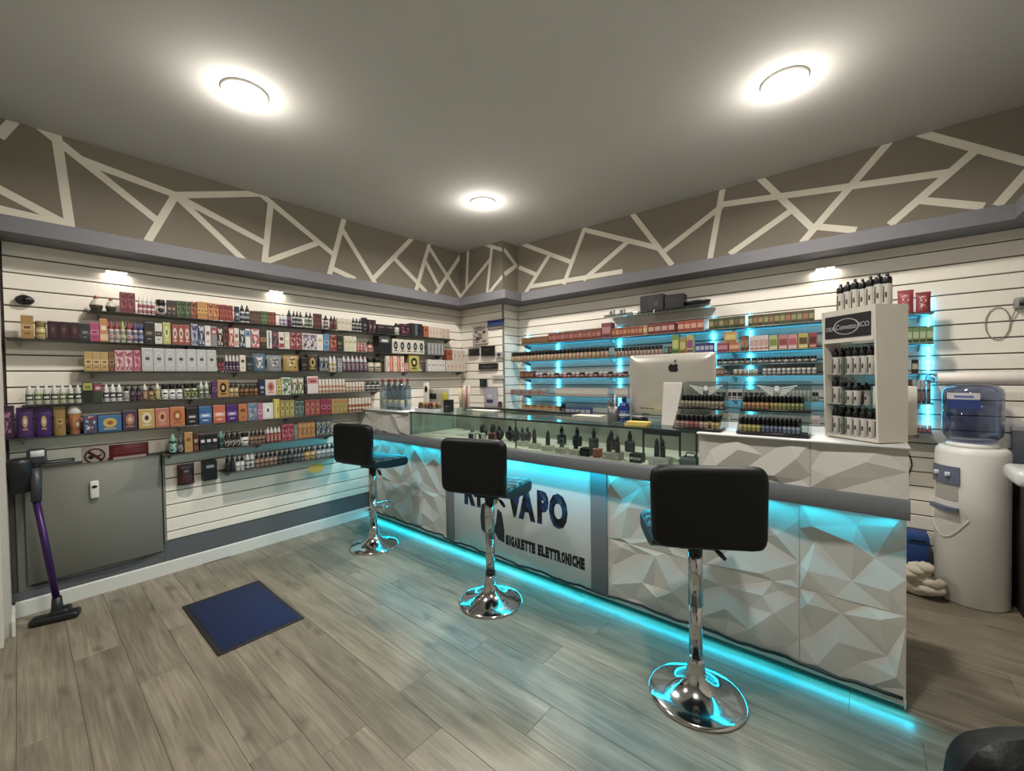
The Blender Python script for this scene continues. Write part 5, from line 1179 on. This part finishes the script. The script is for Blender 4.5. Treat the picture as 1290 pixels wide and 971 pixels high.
for lv, z, h in (('lowest', .0125, .118), ('middle', .1425, .118), ('upper', .2725, .118)):
    for d in range(2):
        for k in range(2): on_stand(.0255+.031*k, .03+.05*d, z, .03, h, ('front' if d == 0 else 'rear')+' black topped bottle in the narrow bay, %s level of the tall display' % lv)
        if lv != 'upper' or True:
            for k in range(5):
                if lv == 'middle' and k > 1: continue
                on_stand(.0895+.0312*k, .03+.05*d, z, .030, h if lv != 'middle' else .095, ('front' if d == 0 else 'rear')+' black topped bottle in the wide bay, %s level of the tall display' % lv)
for k, x in enumerate([.02+.0335*q for q in range(7)]):
    on_stand(x, .06, THh+.0005, .032, .125+.004*(k % 3), 'tall black topped white bottle standing on top of the tall display', 'dcd6ca 131212 5a4034')
# roll of paper standing behind the display
p = G(1121, 540, ZG+.004); p = Vector((.06, 2.62, ZG+.004))
t = thing('paper_roll', 'large white paper towel roll standing behind the tall display', 'paper roll', (.115, 2.60, ZG+.003))
obj('paper', MB().lathe([(.02, 0), (.075, 0), (.075, .215), (.02, .215)], 28), mat('tissue', 'dcd8ce', .9, bump=.2), t)
obj('core', MB().lathe([(.019, .0), (.019, .216), (.017, .216), (.017, .01)], 16), mat('cardboard', '8a7458', .8), t)

# clear bottles with red caps and bits on the other riser
for d in range(2):
    for k in range(4):
        x = solve_h((0, 2.24, ZG), (1, 0, 0), 483+7.5*k); y = 2.24+.075*d
        o = link('clear_bottle', umesh('pet_body', (glass('pet_clear', 'c8d4dc', .2, .88),)), None, (x, y, ZG+.003), 0, (.062, .062, .285))
        link('cap', umesh('pet_cap', (plain('9a2a2a'),)), o); link('label', umesh('low_label', (print_mat('a8b4bc', 'c8cc9a', '6a8aa8', 'top'),)), o)
        tag(o, ('front' if d == 0 else 'rear')+' row clear plastic bottle with red cap on the faceted riser', 'bottle', 'clear bottles with red caps on the riser')
p = G(524, 518, ZG+.001)
t = thing('white_tray', 'shallow white tray holding small dark bottles on the glass case', 'tray', (-2.86, 2.285, ZG+.001))
obj('bottom', MB().box(-.13, .13, -.06, .06, 0, .004), m_gloss, t)
for a, b2, c, d in ((-.13, .13, -.06, -.056), (-.13, .13, .056, .06), (-.13, -.126, -.0555, .0555), (.126, .13, -.0555, .0555)): obj('rim', MB().box(a, b2, c, d, .0045, .03), m_gloss, t)
for k in range(5):
    for d in range(2):
        product('sml', (-2.86-.095+.047*k, 2.285-.025+.05*d, ZG+.0055), 0, .038, .038, .075, [['2a1c1a', '8a3434', '5a3a3a'], ['3a2c14', 'c8a060', '8a6a30'], ['1a1a1a', 'b8845a', '4a4034']][k % 3], 'band', 'small dark bottle with coloured cap in the white tray')
product('box', (-2.665, 2.33, ZG+.001), .2, .07, .05, .105, ['1b1d20', '2c2f34', '6a6c70'], 'band', 'upright black carton at the end of the white tray')
t = thing('stick_holder', 'slim pale tubes standing upright on the glass case', 'tube', (-2.62, 2.47, ZG+.001)); t['label'] = 'group of slim pale tubes standing in a clear holder on the case'
obj('holder', MB().box(-.06, .06, -.035, .035, 0, .03), m_clear, t)
for k in range(6): obj('tube', MB().tube([(-.048+.019*k, .004*(k % 2), .031), (-.05+.02*k, .012*(k % 3-1), .18+.02*(k % 3))], .008, 8), plain(['cfc3ae', 'c8a45a', 'd8d2c6', 'b9ae9c', 'c04a44', 'd8cdb8'][k]), t)
t = thing('price_board', 'grey card with black and yellow labels standing behind the white tray', 'sign', (-2.93, 2.42, ZG+.001), .1)
obj('card', MB().rbox(-.15, .15, 0, .004, 0, .19, .001, 1), mat('card_grey', '9a978e', .6), t)
obj('black_label', MB().rbox(-.10, -.0, -.003, -.0002, .1, .15, .001, 1), m_inkb, t); obj('yellow_label', MB().rbox(.07, .13, -.003, -.0002, .07, .16, .001, 1), mat('tag_yellow', 'b8b03a', .5), t)
t = thing('figure_card', 'white card with a black figure hanging before the clear bottles', 'card', (-3.0, 2.36, ZG+.001), .1)
obj('card', MB().rbox(-.035, .035, 0, .003, .0, .25, .001, 1), mat('card_white', 'd8d2c8', .5), t); obj('figure', MB().prism(blob(0, .19, .018, .03), 0, .001, lambda a, c, d: (a, -.0002-d, c)), m_inkb, t)
tag(obj('leaflets', MB().rbox(-.15, .15, -.05, .05, 0, .006, .001, 1), mat('leaflet_white', 'd6d0c6', .7), None, (-2.52, 2.60, ZG+.001), .05), 'white leaflets fanned on the glass near the black rail', 'leaflet')

# contents of the glass case
ZI = ZT1+.0065
def dev_box(px, py, w, d, h, cols, label, rz=0, dev=None, devlabel=None):
    p = G(px, py, ZI); p.y = max(p.y, GY0+.015)+d/2
    product('box', (p.x, p.y, ZI), rz, w, d, h, cols.split(), 'band', label)
    if dev:
        for j, dx in enumerate(dev[1:]):
            q = thing('vape_device', devlabel, 'vape', (p.x+dx, p.y, ZI+h+.0003), 0, 'set: '+devlabel)
            obj('battery_case', MB().rbox(-.013, .013, -.01, .01, 0, .062, .004, 2), plain(dev[0], .3), q)
            obj('mouthpiece', MB().lathe([(.009, .062), (.011, .064), (.011, .085), (.006, .09), (.005, .1)], 10), m_black, q)
            obj('screen', MB().box(-.007, .007, -.0112, -.0102, .03, .05), mat('dev_screen', '30343a', .15), q)
for k, px_ in enumerate((655, 670, 687, 703, 718)):
    dev_box(px_, 562+k*3.1, .072, .06, .034, 'c9bfa6 d8d0ba 8a7c60', 'low cream box carrying a device inside the glass case', 0, (['3a3c40', '5a2a2c', '2a3034', '6a6c70', '232428'][k], 0), 'slim vape device standing on a cream box')
dev_box(729, 577, .06, .055, .05, '17181a 2a2b2e 5a5c60', 'black square box beside the red one inside the glass case'); dev_box(743, 579, .035, .055, .05, 'b0442c d0704c 6a1c10', 'red orange box inside the glass case')
dev_box(763, 581, .105, .07, .04, 'b9b09a d0c8b4 7a705c', 'broad beige box with two dark red devices', 0, ('4a1a1e', -.025, .03), 'dark red vape device standing on the broad beige box')
dev_box(795, 585, .068, .06, .05, '1c2220 d8d8d4 4a7a4c', 'black and white box with green side inside the glass case'); dev_box(824, 589, .11, .07, .042, 'd0cabc e0dcd0 9a9484', 'broad white box near the end of the glass case', 0, ('2c2d30', -.02, .012), 'black vape device pair on the broad white box')
for k in range(6):
    x = -2.33+.085*k
    t = thing('pod_device', 'rounded black pod device at the back of the glass case', 'vape', (x, 2.40+.03*(k % 2), ZI), .3*k, 'set: pod devices')
    obj('shell', MB().sphere((0, 0, .045), .038, .026, .045, 14), mat('pod_black', '16171a', .25), t); obj('tip', MB().lathe([(.012, .085), (.013, .1), (.008, .115)], 10), m_black, t); obj('window', MB().sphere((.012, -.02, .05), .012, .008, .018, 8), mat('pod_window', '4a4c52', .1), t)
def mod(label, x, y, cols, rz):
    t = thing('box_mod', label, 'vape', (x, y, ZI), rz)
    obj('battery_case', MB().rbox(-.032, .032, -.018, .018, 0, .07, .01, 3), plain(cols[0], .3), t); obj('side_panel', MB().rbox(-.02, .02, -.0205, -.0182, .01, .06, .003, 1), plain(cols[1], .3), t)
    obj('tank', MB().lathe([(.013, .07), (.014, .075), (.014, .11), (.008, .118), (.007, .132)], 14), plain(cols[2], .2), t)
mod('white box mod device in the glass case behind the middle stool', -2.30, 2.245, ('d0ccc4', '2a2a2c', '8a8a8a'), .2); mod('white box mod with black tank beside another white one', -2.22, 2.27, ('c8c4bc', '3a3a3c', '16161a'), -.3)
mod('orange and black box mod device in the glass case', -2.16, 2.32, ('a8492c', '17171a', '15151a'), .5)
for k in range(5): mod(['charcoal', 'petrol blue', 'oxblood', 'soot black', 'slate blue'][k]+' box mod device in the back row of the glass case', -1.66+.13*k, 2.52, (['24262a', '1c2c34', '3a1a1e', '262626', '20222c'][k], '3c3e42', '101012'), .1*k)
t = thing('device_rack', 'black framed device stand at the rear of the glass case', 'stand', (-.94, 2.52, ZI))
obj('panel', MB().rbox(-.12, .12, 0, .008, .12, .17, .003, 1), m_black, t)
for s in (-.112, 0, .112): obj('leg', MB().rbox(s-.006, s+.006, 0, .008, 0, .12, .002, 1), m_black, t)
t = thing('grey_case', 'dark grey carrying case at the end of the glass case', 'case', (-.70, 2.30, ZI))
obj('shell', MB().rbox(-.05, .05, -.04, .04, 0, .05, .015, 3), mat('case_grey', '55595c', .5), t); obj('handle', MB().tube([(-.025, 0, .05), (-.02, 0, .07), (.02, 0, .07), (.025, 0, .05)], .004, 6), m_black, t)

# ------------------------------------------------------------------ water cooler corner
m_wc = mat('cooler_white', 'd9d7d0', .35, var=.02); m_wcg = mat('cooler_bluegrey', '5e6678', .4)
wx, wy, wr_ = .512, 3.728, .160
t = thing('water_cooler', 'white rounded water cooler with blue grey tap panel', 'water cooler', (wx, wy, 0))
obj('body', MB().lathe([(.155, 0), (.16, .01), (.16, .90), (.155, .925), (.14, .94)], 40), m_wc, t)
obj('collar', MB().lathe([(.105, .94), (.115, .942), (.112, .958), (.1, .965)], 32), m_wc, t)
def arc(nm, r0, r1, a0, a1, z0, z1, m, zl=None, n_=10):
    mb = MB(); poly = [(r0, a0+(a1-a0)*k/n_) for k in range(n_+1)]; vs = []
    for k in range(n_+1):
        a = math.radians(a0+(a1-a0)*k/n_)
        for r, z in ((r0, z0), (r1, z0), (r1, z1), (r0, z1)): vs.append((r*math.cos(a), r*math.sin(a), z))
    fs = [(k*4+i, k*4+(i+1) % 4, (k+1)*4+(i+1) % 4, (k+1)*4+i) for k in range(n_) for i in range(4)]+[(0, 1, 2, 3), (n_*4+3, n_*4+2, n_*4+1, n_*4)]
    mb.add(vs, fs, 0, False); return obj(nm, mb, m, t)
fa = math.degrees(math.atan2(-wy, -wx))-44
arc('tap_panel', .1605, .172, fa-28, fa+27, .72, .825, m_wcg); arc('niche', .1603, .163, fa-24, fa+24, .62, .72, mat('niche_grey', 'a8a59e', .6)); arc('drip_tray', .1605, .19, fa-25, fa+26, .555, .58, m_wcg)
for da in (-12, 10):
    a = math.radians(fa+da); obj('tap', MB().rbox(-.012, .012, -.012, .012, .765, .79, .005, 2, 0, Matrix.Translation((.176*math.cos(a), .176*math.sin(a), 0))), mat('tap_light', 'c8cad0', .3), t)
obj('tube', MB().tube([(.165*math.cos(math.radians(fa+40-k*8)), .165*math.sin(math.radians(fa+40-k*8)), .52-.13*math.sin(PI*k/10)) for k in range(11)], .0025, 6), mat('hose_white', 'dedcd6', .4), t)
t = thing('water_jug', 'translucent blue water jug upside down on the cooler', 'water jug', (wx, wy, .967))
m_jug = glass('jug_blue', 'c0c6de', .10, .86)
obj('shell', MB().lathe([(.03, 0), (.1, .012), (.125, .04), (.13, .07), (.13, .18), (.124, .19), (.13, .2), (.13, .29), (.125, .318), (.1, .342), (.04, .35)], 36), m_jug, t)
la = MB(); a_ = [math.radians(fa+10+k*6) for k in range(-3, 9)]
la.add([(.1315*math.cos(a), .1315*math.sin(a), z) for z in (.205, .30) for a in a_], [(k, k+1, len(a_)+k+1, len(a_)+k) for k in range(len(a_)-1)], 0, True)
obj('label', la, print_mat('24408c', 'd8d4d0', '5a78b8', 'top'), t)
t = thing('cup_sleeve', 'long plastic wrapped roll lying across the water jug', 'roll', (wx-.16, wy-.075, 1.357))
Mx = Matrix.Rotation(PI/2, 4, 'Y')
obj('cups', MB().lathe([(.03, .0), (.036, .006), (.036, .44), (.03, .446)], 20, M=Mx), mat('cup_white', 'd6cfc6', .5), t)
obj('wrap_end', MB().lathe([(.012, -.05), (.034, -.035), (.03, -.01), (.034, -.001)], 14, M=Mx), glass('wrap_clear', 'c8d0d4', .3, .8), t)
t.location.z = 1.354
bl = thing('blue_box', 'dark blue cardboard box on the floor behind the white cloths', 'box', (.255, 3.80, 0))
obj('body', MB().rbox(-.075, .075, -.07, .07, .0005, .34, .004, 1), mat('box_blue', '1d3f78', .6), bl); obj('flap', MB().rbox(-.075, .075, -.0725, -.0702, .28, .34, .001, 1), mat('box_blue2', '244a86', .6), bl)
obj('mark', MB().box(-.01, .06, -.0735, -.0731, .293, .305), m_inkb, bl)
t = thing('cloth_heap', 'heap of crumpled off-white cleaning cloths on the floor beside the cooler', 'cloth', (.27, 3.60, 0))
rnd = random.Random(4)
for k in range(12):
    a = rnd.uniform(0, 6.28); r = rnd.uniform(.0, .07); random.seed(k)
    obj('fold', MB().sphere((r*math.cos(a)*1.2, r*math.sin(a)*.6, .032+.014*k), .075-.0022*k, .05-.001*k, .032, 14, 0, .12, Matrix.Rotation(rnd.uniform(-.6, .6), 3, 'Z')), mat('cloth_white', 'c9c1ae', .95, var=.15, scale=60, bump=.5), t)
t = thing('side_table', 'white rounded board fixed to the wall in front of the water cooler', 'table', (.80, 3.42, 0))
obj('top', MB().rbox(-.20, .198, -.16, .12, .80, .885, .03, 4), m_gloss, t); obj('bracket', MB().rbox(.12, .198, -.12, .08, .0, .7995, .006, 1), mat('cabinet_dark', '34332f', .6), t)
t = thing('low_cabinet', 'dark low cabinet against the back wall past the water cooler', 'cabinet', (.845, 3.75, 0))
obj('body', MB().rbox(-.15, .15, -.13, .14, .0005, .78, .004, 1), mat('cabinet_dark', '34332f', .6), t); obj('door', MB().rbox(-.14, .14, -.135, -.1305, .05, .74, .002, 1), mat('cabinet_door', '3f3d38', .5), t)
obj('splashback', MB().rbox(-.15, .15, .125, .14, .7805, 1.03, .003, 1), mat('splash_grey', '6c7078', .5), t); obj('rail', MB().rbox(-.15, .15, .12, .14, 1.0305, 1.07, .003, 1), m_gloss, t)
p = WY(1284, 382, 3.86)
t = thing('router_box', 'grey wall speaker with thin looped cable on the back wall', 'speaker', (p.x+.03, YB-TH-.001, p.z))
obj('case', MB().rbox(-.05, .06, -.06, 0, -.035, .035, .012, 2), mat('spk_grey', '85827c', .5), t); obj('grille', MB().rbox(-.035, .045, -.063, -.0602, -.02, .02, .004, 1), m_black, t)
cb_ = []
for k in range(15):
    a = 2*PI*k/14; cb_.append((-.08+.085*math.cos(a)*.6-.03, -.006, -.11-.10*math.sin(a)))
obj('cable', MB().tube([(-.04, -.02, -.02)]+cb_, .003, 6), mat('cable_grey', '8a857b', .5), t)
p0 = Vector((CX1+.02, 3.0, 0))
t = tag(obj('wall_cable', MB().tube([(0, 0, .90), (.012, 0, .86), (.03, 0, .80), (.034, 0, .76), (.012, 0, .68), (.004, 0, .62), (.002, 0, .55)], .004, 6), m_cable, None, (.226, YB-TH-.006, 0)), 'thin black cable hanging down the back wall behind the counter end', 'cable')
